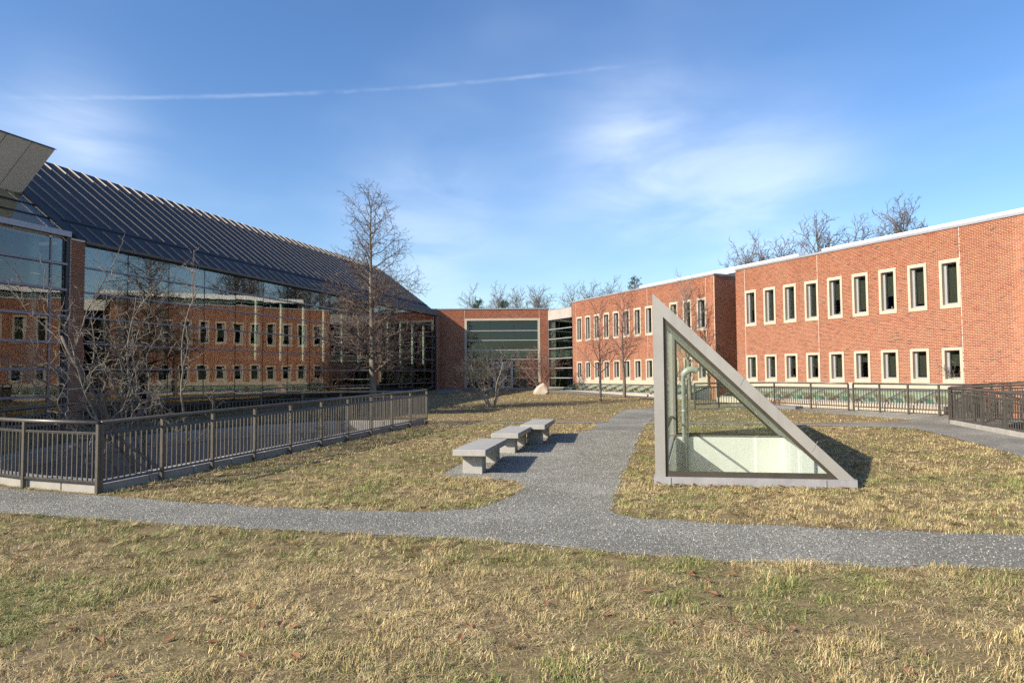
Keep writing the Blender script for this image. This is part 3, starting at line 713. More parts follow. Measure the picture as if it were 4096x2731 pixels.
# eave, roof
def roofp(x, t, h=0.0): return (x, t - h * .6, EZ + .02 + PT * t + h * .8)
def slab(x0, x1, t0, t1, h0, h1):
    return MB().hexa([roofp(x0, t0, h0), roofp(x1, t0, h0), roofp(x1, t1, h0), roofp(x0, t1, h0)], [roofp(x0, t0, h1), roofp(x1, t0, h1), roofp(x1, t1, h1), roofp(x0, t1, h1)])
MB().box(.09, 28.6, -.13, -.02, 5.70, 5.785).build('gutter', 'bronze', GH)
slab(-.05, 28.62, -.12, .99, -.10, -.02).build('lower_roof', 'roof_metal', GH)
slab(-.05, 28.62, .96, RT, -.10, 0.0).build('roof', 'roof_metal', GH)
slab(-.05, 28.62, .93, 1.0, -.015, .012).build('roof_lip', 'roof_metal', GH)
seam_u = slab(-.012, .012, 1.02, RT + .004, .0005, .044).mesh('seam', 'seam_metal'); seam_l = slab(-.012, .012, -.11, .74, -.0195, .024).mesh('seam', 'seam_metal')
for i in range(49):
    x = .30 + .585 * i
    for me in (seam_u, seam_l): o = link('seam', me, GH); o.location = (x, 0, 0)
slab(-.33, -.05, .12, RT, -.12, .07).build('verge', 'roof_metal', GH)
def back_z(y): return EZ + .02 + PT * RT - (y - RT) * .735
def back_panel(a0, a1, y0, y1, sh=0.0):
    q = [(a0, y0), (a1, y0), (a1 - sh, y1), (a0 - sh, y1)]
    return MB().hexa([(x, y, back_z(y) - .13) for x, y in q], [(x, y, back_z(y) - .004) for x, y in q])
back_panel(-.3, 28.6, RT, 5.55).build('back_roof', 'roof_metal', GH); back_panel(-.3, 28.6, 7.65, 9.95).build('back_roof', 'roof_metal', GH)
_cols = [1.80 + 1.767 * i for i in range(15)]; _sx = -TO_SUN.dot(wu) / TO_SUN.dot(Vector((-wu.y, wu.x, 0)))
_e = [-.3] + [q for c in _cols if c - (5.55 - .3) * _sx - .12 > 2.2 for q in (c - 5.25 * _sx - .12, c - 5.25 * _sx + .12)] + [30.7]
for i in range(0, len(_e), 2): back_panel(_e[i], _e[i + 1], 5.551, 7.649, 2.1 * _sx).build('sun_slot_panel', 'roof_metal', GH)  # slots added in the unseen back slope to let sun onto the columns
zr = EZ + PT * RT
for x in (28.3, -.30): MB().prism([(x, .3, -.5), (x, 9.8, -.5), (x, 9.8, EZ - .12), (x, RT, zr - .12), (x, .3, EZ + .05)], (.08 if x > 0 else .2, 0, 0)).build('gable_wall', 'interior_dark', GH)
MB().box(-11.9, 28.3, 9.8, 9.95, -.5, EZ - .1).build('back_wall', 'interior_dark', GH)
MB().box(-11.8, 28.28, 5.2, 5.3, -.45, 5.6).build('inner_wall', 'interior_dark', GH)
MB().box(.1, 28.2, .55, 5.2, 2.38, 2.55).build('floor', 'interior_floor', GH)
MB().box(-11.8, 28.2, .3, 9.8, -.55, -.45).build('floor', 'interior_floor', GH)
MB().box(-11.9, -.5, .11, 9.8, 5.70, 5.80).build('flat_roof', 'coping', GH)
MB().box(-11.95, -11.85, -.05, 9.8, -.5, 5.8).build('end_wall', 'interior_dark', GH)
for i in range(16):
    x = 1.78 + 1.767 * i + .02
    if x < 27.6: MB().tube([(x, .30, -.45), (x, .30, 5.75)], .105, 14).build('column', 'column_paint', GH, True)
for x in (-1.25,): MB().tube([(x, .30, -.45), (x, .30, 5.65)], .13, 14).build('column', 'column_paint', GH, True)
# glazed slope and leaning panel left of the main roof
SLX = [-4.6, -2.4, -.78, -.345]; ST = [.16, .84, 1.43, 1.97]
sl_ang = math.atan(PT)
for k in range(3):
    for i in range(3):
        w, hgt = SLX[i + 1] - SLX[i] - .03, (ST[k + 1] - ST[k]) * 1.25 - .03; tm = (ST[k] + ST[k + 1]) / 2
        p = pane(GH, w, hgt, (SLX[i] + SLX[i + 1]) / 2, tm, EZ + .02 + PT * tm, 'facade_glass'); p.rotation_euler = (-(R(90) - sl_ang), 0, 0)
for t in ST[1:3]: slab(-4.6, -.34, t - .02, t + .02, -.02, .025).build('slope_bar', 'dark_frame', GH)
for x in SLX[1:3]: slab(x - .012, x + .012, .16, 1.97, -.02, .012).build('slope_bar', 'dark_frame', GH)
slab(-4.6, -.34, .12, 1.9, -1.1, -1.0).build('slope_ceiling', 'interior_dark', GH)
jz, jt = EZ + .02 + PT * 1.97, 1.97
MB().hexa([(-2.5, jt, jz), (-.32, jt, jz), (-.32, jt + .35, jz + .05), (-2.5, jt + .35, jz + .05)],
          [(-2.5, jt - 1.27, jz + 1.21), (-.32, jt - 1.27, jz + 1.21), (-.32, jt - 1.22, jz + 1.26), (-2.5, jt - 1.22, jz + 1.26)]).build('leaning_panel', 'panel_grey', GH)
for _x in (-1.05, -1.8): MB().hexa([(_x - .006, jt - .004, jz - .004), (_x + .006, jt - .004, jz - .004), (_x + .006, jt + .02, jz + .02), (_x - .006, jt + .02, jz + .02)],
          [(_x - .006, jt - 1.274, jz + 1.206), (_x + .006, jt - 1.274, jz + 1.206), (_x + .006, jt - 1.25, jz + 1.225), (_x - .006, jt - 1.25, jz + 1.225)]).build('panel_joint', 'mullion_grey', GH)
MB().hexa([(-2.52, jt - 1.30, jz + 1.212), (-.29, jt - 1.30, jz + 1.212), (-.29, jt - 1.20, jz + 1.262), (-2.52, jt - 1.20, jz + 1.262)],
          [(-2.52, jt - 1.30, jz + 1.235), (-.29, jt - 1.30, jz + 1.235), (-.29, jt - 1.20, jz + 1.285), (-2.52, jt - 1.20, jz + 1.285)]).build('panel_cap', 'dark_frame', GH)

# ------------------------------------------------------------------ triangular glass skylight
SKY = empty('triangular_skylight', SK_O, 0, 'tall glass triangle skylight with pale metal frame standing in the lawn', 'skylight')
def sl(a, b, z): return skp(a, b, z) - SK_O
def sbox(a0, a1, b0, b1, z0, z1): return MB().hexa([sl(a0, b0, z0), sl(a1, b0, z0), sl(a1, b1, z0), sl(a0, b1, z0)], [sl(a0, b0, z1), sl(a1, b0, z1), sl(a1, b1, z1), sl(a0, b1, z1)])
def curbtop(a): return .135
cz = .135
sbox(-.02, SK_W + .03, -.03, .12, -.12, cz).build('curb', 'lead', SKY)
sbox(-.02, SK_W + .03, SK_L - .12, SK_L + .03, -.12, cz + .02).build('curb', 'lead', SKY)
sbox(-.02, .12, .121, SK_L - .121, -.12, cz).build('curb', 'lead', SKY)
sbox(SK_W - .11, SK_W + .03, .121, SK_L - .121, -.12, cz).build('curb', 'lead', SKY)
for a in (.22, 2.45): sbox(a, a + .012, -.042, -.029, -.1, cz - .004).build('curb_seam', 'lead', SKY)
slope = (SK_H - cz) / SK_W
def zsl(a): return SK_H - slope * a
def tri_face(b, d, nm):
    """One triangular end: metal post and rafter, dark sash, glass."""
    pw, rw = .155, .155 * math.sqrt(1 + slope ** 2)
    gi = [(pw, cz + .001), (SK_W - rw / slope, cz + .001), (pw, zsl(pw) - rw)]
    out = [(0, cz + .001), (SK_W, cz + .001), (0, SK_H)]
    vs = [sl(a, b, z) for a, z in out] + [sl(a, b, z) for a, z in gi]; vs2 = [v + SK_Y * d for v in vs]
    # frame along post and rafter (open at the bottom)
    q = MB(); o = [(0, cz + .001), (pw, cz + .001), (pw, zsl(pw) - rw), (SK_W - rw / slope, cz + .001), (SK_W, cz + .001), (0, SK_H)]
    A = [sl(a, b, z) for a, z in o]; B = [v + SK_Y * d for v in A]
    q.add(A + B, [(0, 1, 2, 5), (2, 3, 4, 5), (11, 8, 7, 6), (11, 10, 9, 8), (1, 0, 6, 7), (2, 1, 7, 8), (3, 2, 8, 9), (4, 3, 9, 10), (5, 4, 10, 11), (0, 5, 11, 6)])
    fr = q.build('end_frame', 'skylight_metal', SKY)
    ins = .045; b2 = b + SK_Y.length * 0 + .03 * (1 if d > 0 else -1)
    def tri(k, kb, kr): return [(pw + k, cz + .002 + kb), (SK_W - rw / slope - (kr * math.sqrt(1 + slope ** 2)) / slope - kb / slope, cz + .002 + kb), (pw + k, zsl(pw) - rw - kr * math.sqrt(1 + slope ** 2) - slope * k)]
    t0, t1 = tri(.002, .001, .002), tri(.05, .075, .05)
    A = [sl(a, b + .03, z) for a, z in t0 + t1]; B = [v + SK_Y * .05 for v in A]
    fs = []
    for i in range(3):
        j = (i + 1) % 3; fs += [(i, j, 3 + j, 3 + i), (6 + j, 6 + i, 9 + i, 9 + j), (j, i, 6 + i, 6 + j), (3 + i, 3 + j, 9 + j, 9 + i)]
    MB().add(A + B, fs).build('sash', 'bronze' if d > 0 else 'skylight_metal', SKY)
    t2 = tri(.03, .04, .03); MB().prism([sl(a, b + .05, z) for a, z in t2], SK_Y * .012).build('pane', 'skylight_glass', SKY)
tri_face(0, .12, 'front'); tri_face(SK_L - .12, .12, 'rear')
for a in (.6, 1.55): pass
# sloped opaque roof, joints in its edge cover
hh = .14
MB().hexa([sl(.02, .125, zsl(.02) - hh), sl(SK_W, .125, cz + .004), sl(SK_W, SK_L - .125, cz + .004), sl(.02, SK_L - .125, zsl(.02) - hh)],
          [sl(.02, .125, zsl(.02)), sl(SK_W, .125, cz + .02), sl(SK_W, SK_L - .125, cz + .02), sl(.02, SK_L - .125, zsl(.02))]).build('roof', 'skylight_metal', SKY)
MB().hexa([sl(.05, .13, zsl(.05) - hh - .03), sl(SK_W - .25, .13, zsl(SK_W - .25) - hh - .03), sl(SK_W - .25, SK_L - .13, zsl(SK_W - .25) - hh - .03), sl(.05, SK_L - .13, zsl(.05) - hh - .03)],
          [sl(.05, .13, zsl(.05) - hh - .006), sl(SK_W - .25, .13, zsl(SK_W - .25) - hh - .006), sl(SK_W - .25, SK_L - .13, zsl(SK_W - .25) - hh - .006), sl(.05, SK_L - .13, zsl(.05) - hh - .006)]).build('lining', 'lining', SKY)
for a in (1.28, 2.28):
    z = zsl(a); ln = .17; MB().hexa([sl(a - .006, -.004, z - ln), sl(a + .004, -.004, z - ln + .004), sl(a + .084, -.004, z + .09 - .10), sl(a + .076, -.004, z + .09 - .10)], [sl(a - .006, .001, z - ln), sl(a + .004, .001, z - ln + .004), sl(a + .084, .001, z - .01), sl(a + .076, .001, z - .01)]).build('cover_joint', 'coping', SKY)
# glazed upright side on the left
for k in range(4):
    b0, b1 = .14 + (SK_L - .28) / 4 * k, .14 + (SK_L - .28) / 4 * (k + 1)
    sbox(.05, .062, b0 + .02, b1 - .02, cz + .04, SK_H - .20).build('side_pane', 'skylight_glass', SKY)
sbox(.035, .085, .125, SK_L - .125, .60, .635).build('side_bar', 'bronze', SKY)
sbox(.015, .10, .125, SK_L - .125, SK_H - .20, SK_H - .145).build('side_head', 'skylight_metal', SKY)
# white well below
wz = -3.2
for nm, b in (('well_wall', (.125, .155, .16, SK_L - .16)), ('well_wall', (SK_W - .155, SK_W - .125, .16, SK_L - .16))): sbox(b[0], b[1], b[2], b[3], wz, cz - .02).build(nm, 'well_white', SKY)
sbox(.125, SK_W - .125, .125, .159, wz, cz - .02).build('well_wall', 'well_white', SKY)
sbox(.125, SK_W - .125, SK_L - .159, SK_L - .125, wz, cz - .02).build('well_wall', 'well_white', SKY)
sbox(.1, SK_W - .1, .1, SK_L - .1, wz - .1, wz).build('well_floor', 'interior_floor', SKY)
sbox(SK_W - .19, SK_W - .156, 2.3, 2.36, wz, cz - .03).build('well_rib', 'well_white', SKY)
sbox(SK_W - .19, SK_W - .156, 4.4, 4.46, wz, cz - .03).build('well_rib', 'well_white', SKY)
# vent pipes inside
PB = 6.93
vp = empty('vent_pipe', skp(.36, PB, 0), 0, 'pale grey vent pipe with a bent top inside the glass triangle', 'pipe')
loc = Vector((0, 0, 0))
el = [(0, 0, wz), (0, 0, 1.62)] + [(.17 - .17 * math.cos(t), -.02 * t, 1.62 + .17 * math.sin(t)) for t in (.4, .8, 1.2, 1.57)] + [(.26, -.02, 1.79)] + [(.26 + .10 * math.sin(t), -.02, 1.69 + .10 * math.cos(t)) for t in (.5, 1.0)]
MB().tube(el, [.055] * 2 + [.085] * 7 + [.08] * 1 if len(el) == 10 else [.055, .055] + [.085] * (len(el) - 2), 12).build('duct', 'pipe_grey', vp, True)
MB().tube([(.10, .03, wz), (.10, .03, 1.55)], .018, 8).build('conduit', 'pipe_grey', vp, True)
for z in (-.1, .75): MB().tube([(0, 0, z), (0, 0, z + .04)], .066, 12).build('coupling', 'pipe_grey', vp, True)

# ------------------------------------------------------------------ stone benches
def bench(loc, label):
    ang = -R(9.8); L, W, T, Hh = 2.05, .565, .105, .43
    r = empty('stone_bench', loc, ang, label, 'bench', 'stone benches beside the path')
    sx = math.tan(R(0)); z0 = .0
    s = MB().box(0, W, 0, L, Hh - T, Hh).mesh('seat', 'bench_stone'); link('seat', bevel(s, .008), r)
    for y in (.24, L - .24 - .30):
        g = MB().box(.115, .455, y, y + .30, -.10, Hh - T - .001).mesh('leg', 'bench_stone'); link('leg', bevel(g, .006), r)
    return r
def place_bench(nl, nr, zt, label):
    x, y = nl; return bench((x, y, zt - .43), label)
place_bench((-1.005, 11.70), None, .46, 'nearest of the three pale stone benches beside the gravel path')
place_bench((-.44, 14.30), None, .51, 'middle one of the three pale stone benches beside the gravel path')
place_bench((.175, 15.95), None, .555, 'farthest of the three pale stone benches beside the gravel path')

# ------------------------------------------------------------------ railings
BAL = {}
def railing(pts, label, group, spacing=1.17, top=1.07, zf=None, bal=.105, post=.05):
    zf = zf or (lambda x, y: gz(y))
    root = empty('railing', (pts[0][0], pts[0][1], zf(*pts[0])), 0, label, 'railing', group)
    o = Vector((pts[0][0], pts[0][1], zf(*pts[0])))
    P = lambda x, y, h: Vector((x, y, zf(x, y) + h)) - o
    MB().tube([P(x, y, top - .03) for x, y in pts], .031, 10).build('handrail', 'railing_paint', root, True)
    MB().tube([P(x, y, top - .19) for x, y in pts], .021, 4).build('middle_rail', 'railing_paint', root)
    MB().tube([P(x, y, .17) for x, y in pts], .021, 4).build('bottom_rail', 'railing_paint', root)
    for i in range(len(pts) - 1):
        a, b = pts[i], pts[i + 1]; L = math.dist(a, b); k = max(1, round(L / spacing)); ang = math.atan2(b[1] - a[1], b[0] - a[0])
        for q in range(k + (1 if i == len(pts) - 2 else 0)):
            t = q / k; x, y = a[0] + (b[0] - a[0]) * t, a[1] + (b[1] - a[1]) * t
            key = ('p', post, top)
            if key not in BAL: BAL[key] = MB().box(-post / 2, post / 2, -post / 2, post / 2, -.12, top - .05).mesh('post', 'railing_paint')
            po = link('post', BAL[key], root); po.location = P(x, y, 0); po.rotation_euler = (0, 0, ang)
        for q in range(k):
            nb = max(2, round(L / k / bal))
            for j in range(1, nb):
                t = (q + j / nb) / k; x, y = a[0] + (b[0] - a[0]) * t, a[1] + (b[1] - a[1]) * t
                if 'b%s' % top not in BAL: BAL['b%s' % top] = MB().box(-.009, .009, -.009, .009, .17, top - .19).mesh('baluster', 'railing_paint')
                bo = link('baluster', BAL['b%s' % top], root); bo.location = P(x, y, 0); bo.rotation_euler = (0, 0, ang)
    return root
GR = 'dark metal railings'
railing([(-9.7, 12.3), (-8.9, 11.5), (-7.52, 10.78), (-6.06, 10.24)], 'short sunlit dark railing at the left edge, facing the path', GR, 1.5)
railing([(-6.04, 10.28), (-2.63, 21.42)], 'long dark railing running back along the lawn beside the sunken court', GR)
railing([(-2.65, 21.46), (-5.26, 21.42), (-7.22, 20.05), (-9.0, 17.9), (-10.1, 15.6), (-10.1, 13.9), (-9.75, 12.35)], 'curved dark railing on the far side of the sunken court', GR, 1.3, 1.02)
bankz = lambda x, y: max(gz(y), .325)
railing([(6.98, 26.75), (8.15, 27.6), (10.45, 27.85), (11.2, 26.2), (11.88, 24.70)], 'dark railing behind the glass triangle in front of the skylight strip', GR, 1.25, 1.0, bankz)
railing([(11.97, 24.52), rwp(11.9, -1.80)], 'dark railing before the nearer wing, between the glass triangle and the right corner post', GR, 1.1, 1.0, bankz)
railing([(12.62, 20.18), (12.55, 19.45), (12.37, 18.41), (12.2, 17.3), (12.05, 16.1), (11.9, 14.5)], 'nearest dark railing at the right edge beside the gravel', GR, 1.1)
railing([(14.75, 22.3), (14.55, 20.4), (14.35, 18.0)], 'farther dark railing at the right edge in front of the blank brick wall', GR, 1.1, 1.07, lambda x, y: .23 + (22.3 - y) * .045)
railing([(12.75, 20.3), (12.95, 19.6), (12.9, 17.2), (12.8, 15.5)], 'inner dark railing just behind the nearest one at the right edge', GR, 1.2, 1.07, lambda x, y: .20 + (20.3 - y) * .04)
# low planter with dead stalks
_q = rwp(4.9, -2.15); pl = empty('low_planter', (_q[0], _q[1], .26), math.atan2(RU.y, RU.x), 'low dark planter box with dead brown stalks at the foot of the railing', 'planter')
bxm = MB().box(-1.6, .75, -.2, .2, -.15, .17).mesh('box', 'planter_metal'); link('box', bevel(bxm, .01), pl)
st = MB()
for k in range(70):
    x, y = random.uniform(-.9, .1), random.uniform(-.12, .12); a = random.uniform(0, 6.28); l = random.uniform(.1, .32)
    st.tube([(x, y, .165), (x + math.cos(a) * l * .4, y + math.sin(a) * l * .25, .17 + l * .6), (x + math.cos(a) * l, y + math.sin(a) * l * .4, .17 + l * .7)], [.005, .004, .002], 3, False)
o = st.build('dead_stalks', 'dead_plant', pl); o['kind'] = 'stuff'

# ------------------------------------------------------------------ boulder
def boulder(loc, sx, sy, sz, label):
    bm = bmesh.new(); bmesh.ops.create_icosphere(bm, subdivisions=2, radius=1)
    rr = random.Random(3)
    pl_ = [(Vector((rr.gauss(0, 1), rr.gauss(0, 1), rr.gauss(.2, .8))).normalized(), rr.uniform(.62, .9)) for _ in range(16)]
    for v in bm.verts:
        p = v.co.copy()
        for n, d in pl_:
            k = p.dot(n)
            if k > d: p -= n * (k - d)
        z = max(p.z, -.35); tz = (z + .35); p.x = p.x * (1 - .55 * max(0, z)) + .12 * z; p.y *= 1 - .5 * max(0, z)
        v.co = Vector((p.x * sx, p.y * sy, tz * sz))
    me = bpy.data.meshes.new('boulder'); bm.to_mesh(me); bm.free(); me.materials.append(MAT['rock'])
    o = link('boulder', me); o.location = loc; return tag(o, label, 'rock')
boulder((1.70, 40.2, gz(40.2) - .05), .56, .42, .56, 'pale pointed boulder on the lawn by the bare shrub')

# ------------------------------------------------------------------ trees
class Tree:
    def __init__(s, seed): s.r = random.Random(seed); s.tr = MB(); s.cr = MB()
    def branch(s, p, d, L, r, lev, sp):
        q = sp['lev'][lev]; R_ = s.r
        ns = max(2, int(L / q['seg'])); pts = [p.copy()]; ds = [d.copy()]; rad = [r]
        tip = q.get('tip', .25)
        for i in range(ns):
            d = (d + Vector((R_.gauss(0, 1), R_.gauss(0, 1), R_.gauss(0, 1))) * q['wob'] + Vector((0, 0, q['trop']))).normalized()
            p = p + d * (L / ns); pts.append(p.copy()); ds.append(d.copy()); rad.append(r * (1 - (1 - tip) * (i + 1) / ns))
        (s.tr if lev <= sp.get('trunk_lev', 1) else s.cr).tube(pts, rad, q.get('k', 4), cap=lev == 0)
        if lev + 1 >= len(sp['lev']): return
        c = sp['lev'][lev + 1]; n = c['n'] if lev == 0 else max(1, int(c['n'] * min(1.3, L / q['ref']) + R_.random()))
        az = R_.random() * 6.28
        for i in range(n):
            t = c['start'] + (1 - c['start']) * (i + R_.random() * .8) / n; t = min(t, .98)
            f = t * ns; j = min(int(f), ns - 1); u = f - j
            pos = pts[j].lerp(pts[j + 1], u); dd = ds[j + 1]; rr = rad[j] + (rad[j + 1] - rad[j]) * u
            az += 2.4 + R_.gauss(0, .4)
            a = dd.cross(Vector((0.2, .1, 1))); a = a.normalized() if a.length > .05 else Vector((1, 0, 0)); b = dd.cross(a)
            ang = R(c['ang'](t) if callable(c['ang']) else c['ang']) + R_.gauss(0, .14)
            nd = (dd * math.cos(ang) + (a * math.cos(az) + b * math.sin(az)) * math.sin(ang)).normalized()
            ln = (c['len'](t) if callable(c['len']) else c['len']) * (sp['h'] if lev == 0 else L) * R_.uniform(.7, 1.2)
            s.branch(pos, nd, ln, max(min(rr * c.get('rr', .55), r * .8), c.get('rmin', .003)), lev + 1, sp)
    def finish(s, root, bark, twig):
        s.tr.build('trunk', bark, root, True)
        if s.cr.v: s.cr.build('crown', twig, root)
def tree(name, loc, sp, seed, label, group=None, bark='bark_brown', twig='twig', cat='tree', lean=(0, 0, 1), stems=1):
    root = empty(name, loc, 0, label, cat, group); T = Tree(seed)
    for k in range(stems):
        d = Vector(lean)
        if stems > 1:
            a = 6.28 * k / stems + T.r.uniform(-.3, .3); d = Vector((math.cos(a) * sp.get('spread', .35), math.sin(a) * sp.get('spread', .35), 1))
        T.branch(Vector((d.x * .06 * (stems > 1), d.y * .06 * (stems > 1), -.12)), d.normalized(), sp['h'] * (T.r.uniform(.8, 1.05) if stems > 1 else 1), sp['r'], 0, sp)
    T.finish(root, bark, twig); return root
def cone_len(a, b): return lambda t: a + (b - a) * t
OAK = dict(h=8.3, r=.15, trunk_lev=0, lev=[
    dict(seg=.4, wob=.02, trop=.02, tip=.08, k=8),
    dict(n=62, start=.19, ang=lambda t: 100 - 62 * t, len=lambda t: .295 * (1 - .60 * t), seg=.2, wob=.10, trop=.022, rr=.46, rmin=.016, k=5, ref=2.0),
    dict(n=15, start=.12, ang=48, len=.38, seg=.12, wob=.16, trop=.02, rr=.55, rmin=.0095, k=3, ref=.7),
    dict(n=7, start=.15, ang=45, len=.42, seg=.10, wob=.18, trop=.03, rr=.6, rmin=.0072, k=3, ref=.3),
    dict(n=2.2, start=.2, ang=42, len=.45, seg=.08, wob=.2, trop=.03, rr=.7, rmin=.0055, k=3, ref=.2)])
tree('oak_tree', (-5.36, 27.0, gz(27)), OAK, 11, 'tall bare tree with many fine drooping branches in front of the glass hall', bark='bark_grey')
YOUNG = dict(h=4.6, r=.075, trunk_lev=0, lev=[
    dict(seg=.25, wob=.025, trop=.02, tip=.1, k=8),
    dict(n=24, start=.30, ang=lambda t: 62 - 25 * t, len=lambda t: .36 * (1 - .6 * t), seg=.16, wob=.07, trop=.05, rr=.45, rmin=.013, k=5, ref=1.2),
    dict(n=11, start=.2, ang=40, len=.36, seg=.1, wob=.12, trop=.03, rr=.55, rmin=.009, k=3, ref=.5),
    dict(n=5, start=.2, ang=40, len=.42, seg=.08, wob=.15, trop=.03, rr=.6, rmin=.007, k=3, ref=.25)])
tree('young_tree', (4.12, 32.75, gz(32.75)), YOUNG, 21, 'slim young bare tree on the lawn, left one of the pair before the far wing', 'young trees before the far wing', 'bark_grey', 'twig_red')
tree('young_tree', (5.69, 35.5, gz(35.5)), dict(YOUNG, h=5.3, r=.095), 22, 'slim young bare tree with darker trunk, right one of the pair before the far wing', 'young trees before the far wing', 'bark_brown', 'twig_red')
tree('young_tree', (8.50, 33.4, gz(33.4)), dict(YOUNG, h=5.6, r=.11), 27, 'young bare tree half hidden behind the glass triangle', 'young trees before the far wing', 'bark_grey', 'twig_pale')
SMALL = dict(h=2.55, r=.045, spread=.5, trunk_lev=0, lev=[
    dict(seg=.15, wob=.07, trop=.03, tip=.2, k=6),
    dict(n=9, start=.25, ang=38, len=lambda t: .5 * (1 - .5 * t), seg=.12, wob=.12, trop=.04, rr=.55, rmin=.011, k=4, ref=.7),
    dict(n=7, start=.15, ang=42, len=.45, seg=.08, wob=.18, trop=.03, rr=.6, rmin=.008, k=3, ref=.5),
    dict(n=5, start=.2, ang=40, len=.42, seg=.06, wob=.2, trop=.03, rr=.6, rmin=.0065, k=3, ref=.25)])
tree('multi_stem_tree', (-.85, 28.95, gz(28.95)), SMALL, 31, 'small bare multi-stemmed tree on the lawn before the big window', None, 'bark_pale', 'twig_pale', stems=6)
tree('vase_shrub', (1.75, 44.6, gz(44.6)), dict(SMALL, h=2.6, r=.035, spread=.55), 33, 'bare vase-shaped shrub against the brick corner behind the boulder', None, 'bark_brown', 'twig_red', 'shrub', stems=8)
tree('bare_shrub', (15.55, 23.2, .35), dict(SMALL, h=1.9, r=.03, spread=.7), 35, 'bare dark shrub before the last lower window of the nearer wing', None, 'bark_dark', 'twig', 'shrub', stems=6)
CRAB = dict(h=6.8, r=.052, spread=.28, trunk_lev=1, lev=[
    dict(seg=.25, wob=.09, trop=.05, tip=.16, k=7),
    dict(n=8, start=.40, ang=42, len=lambda t: .34 * (1 - .45 * t), seg=.14, wob=.17, trop=.09, rr=.55, rmin=.012, k=5, ref=1.6),
    dict(n=11, start=.1, ang=52, len=.26, seg=.08, wob=.30, trop=.03, rr=.5, rmin=.0075, k=4, ref=1.0),
    dict(n=5, start=.1, ang=55, len=.40, seg=.05, wob=.35, trop=.02, rr=.6, rmin=.0055, k=3, ref=.35)])
tree('court_tree', (-7.35, 15.4, -2.65), CRAB, 43, 'upright pale crooked bare tree growing up out of the sunken court', 'bare trees in the sunken court', 'bark_grey', 'twig_pale', stems=4)
SPREAD = dict(h=6.0, r=.10, trunk_lev=1, lev=[
    dict(seg=.3, wob=.05, trop=.0, tip=.3, k=8),
    dict(n=13, start=.45, ang=38, len=lambda t: .52 * (1 - .4 * t), seg=.18, wob=.12, trop=.012, rr=.6, rmin=.018, k=6, ref=2.2),
    dict(n=11, start=.1, ang=55, len=.36, seg=.1, wob=.24, trop=.07, rr=.5, rmin=.009, k=4, ref=1.6),
    dict(n=8, start=.08, ang=52, len=.40, seg=.06, wob=.32, trop=.05, rr=.55, rmin=.006, k=3, ref=.6)])
tree('court_tree', (-6.7, 14.6, -2.65), SPREAD, 57, 'dark bare tree leaning low to the left over the sunken court', 'bare trees in the sunken court', 'bark_brown', 'twig_pale', lean=(-.50, -.06, 1))

# background trees: a few shapes, copied
BIG = dict(h=13, r=.26, trunk_lev=0, lev=[
    dict(seg=.8, wob=.04, trop=.03, tip=.1, k=7),
    dict(n=22, start=.28, ang=lambda t: 60 - 30 * t, len=lambda t: .40 * (1 - .55 * t), seg=.5, wob=.09, trop=.05, rr=.5, rmin=.048, k=4, ref=4.5),
    dict(n=12, start=.15, ang=42, len=.40, seg=.3, wob=.14, trop=.04, rr=.5, rmin=.029, k=3, ref=1.8),
    dict(n=8, start=.15, ang=42, len=.42, seg=.25, wob=.16, trop=.03, rr=.6, rmin=.021, k=3, ref=.7),
    dict(n=3, start=.2, ang=40, len=.5, seg=.2, wob=.2, trop=.03, rr=.7, rmin=.016, k=3, ref=.4)])
protos = []
def bg_tree(k, x, y, h, label, group='bare trees beyond the buildings'):
    if k >= len(protos):
        o = tree('bare_tree', (x, y, .6), BIG if k != 2 else dict(BIG, lev=[BIG['lev'][0], dict(BIG['lev'][1], n=30, ang=lambda t: 40 - 15 * t)] + BIG['lev'][2:]), 61 + k, label, group, 'bark_brown', 'twig_far')
        o['top'] = max(max(v.co.z for v in c.data.vertices) for c in o.children); protos.append(o)
    else: o = copy_tree(protos[k]); o['label'] = label; o.location = (x, y, .6)
    o.scale = (h / protos[k]['top'],) * 3; o.rotation_euler = (0, 0, random.uniform(0, 6.28)); return o
def dtree(k, dx, dytop, Y, label, f=1.07):      # place by the direction of its top
    p = px_pt(dx * 4096 / 2352, dytop * 4096 / 2352, Y); return bg_tree(k, p.x, p.y, max(3, p.z - .6) * f, label)
dtree(0, 1105, 664, 84, 'round bare tree showing over the entrance block, first from the hall roof')
dtree(1, 1142, 655, 92, 'bare tree over the entrance block, second from the hall roof')
dtree(2, 1182, 666, 82, 'low bare tree over the middle of the entrance block roof')
dtree(0, 1222, 666, 90, 'fan-shaped bare tree over the right end of the entrance block')
dtree(2, 1255, 664, 86, 'bare tree right above the glass link, left of the far wing')
dtree(1, 1330, 655, 88, 'bare tree behind the left end of the far wing roof')
dtree(2, 1372, 654, 94, 'bare tree behind the far wing roof, left of the pine')
dtree(0, 1415, 648, 90, 'small bare tree showing beside the pine over the far wing')
dtree(1, 1680, 560, 70, 'bare tree over the notch between the wings')
dtree(0, 1745, 545, 72, 'taller bare tree right of the notch between the wings')
dtree(2, 1800, 560, 74, 'low bare tree behind the gap in the white roof edge')
dtree(1, 1850, 555, 70, 'bare tree just left of the middle over the nearer wing')
dtree(2, 1905, 505, 66, 'pointed bare tree over the middle of the nearer wing')
dtree(0, 1950, 515, 70, 'slim bare tree left of the broad crown over the nearer wing')
dtree(2, 2068, 462, 60, 'broad bare crown rising highest over the nearer wing')
dtree(1, 2120, 520, 64, 'faint bare tree right of the broad crown over the nearer wing')
dtree(2, 1710, 575, 66, 'low bare tree close beside the notch, behind the white roof edge')
dtree(1, 2010, 500, 62, 'bare tree between the slim tree and the broad crown over the nearer wing')
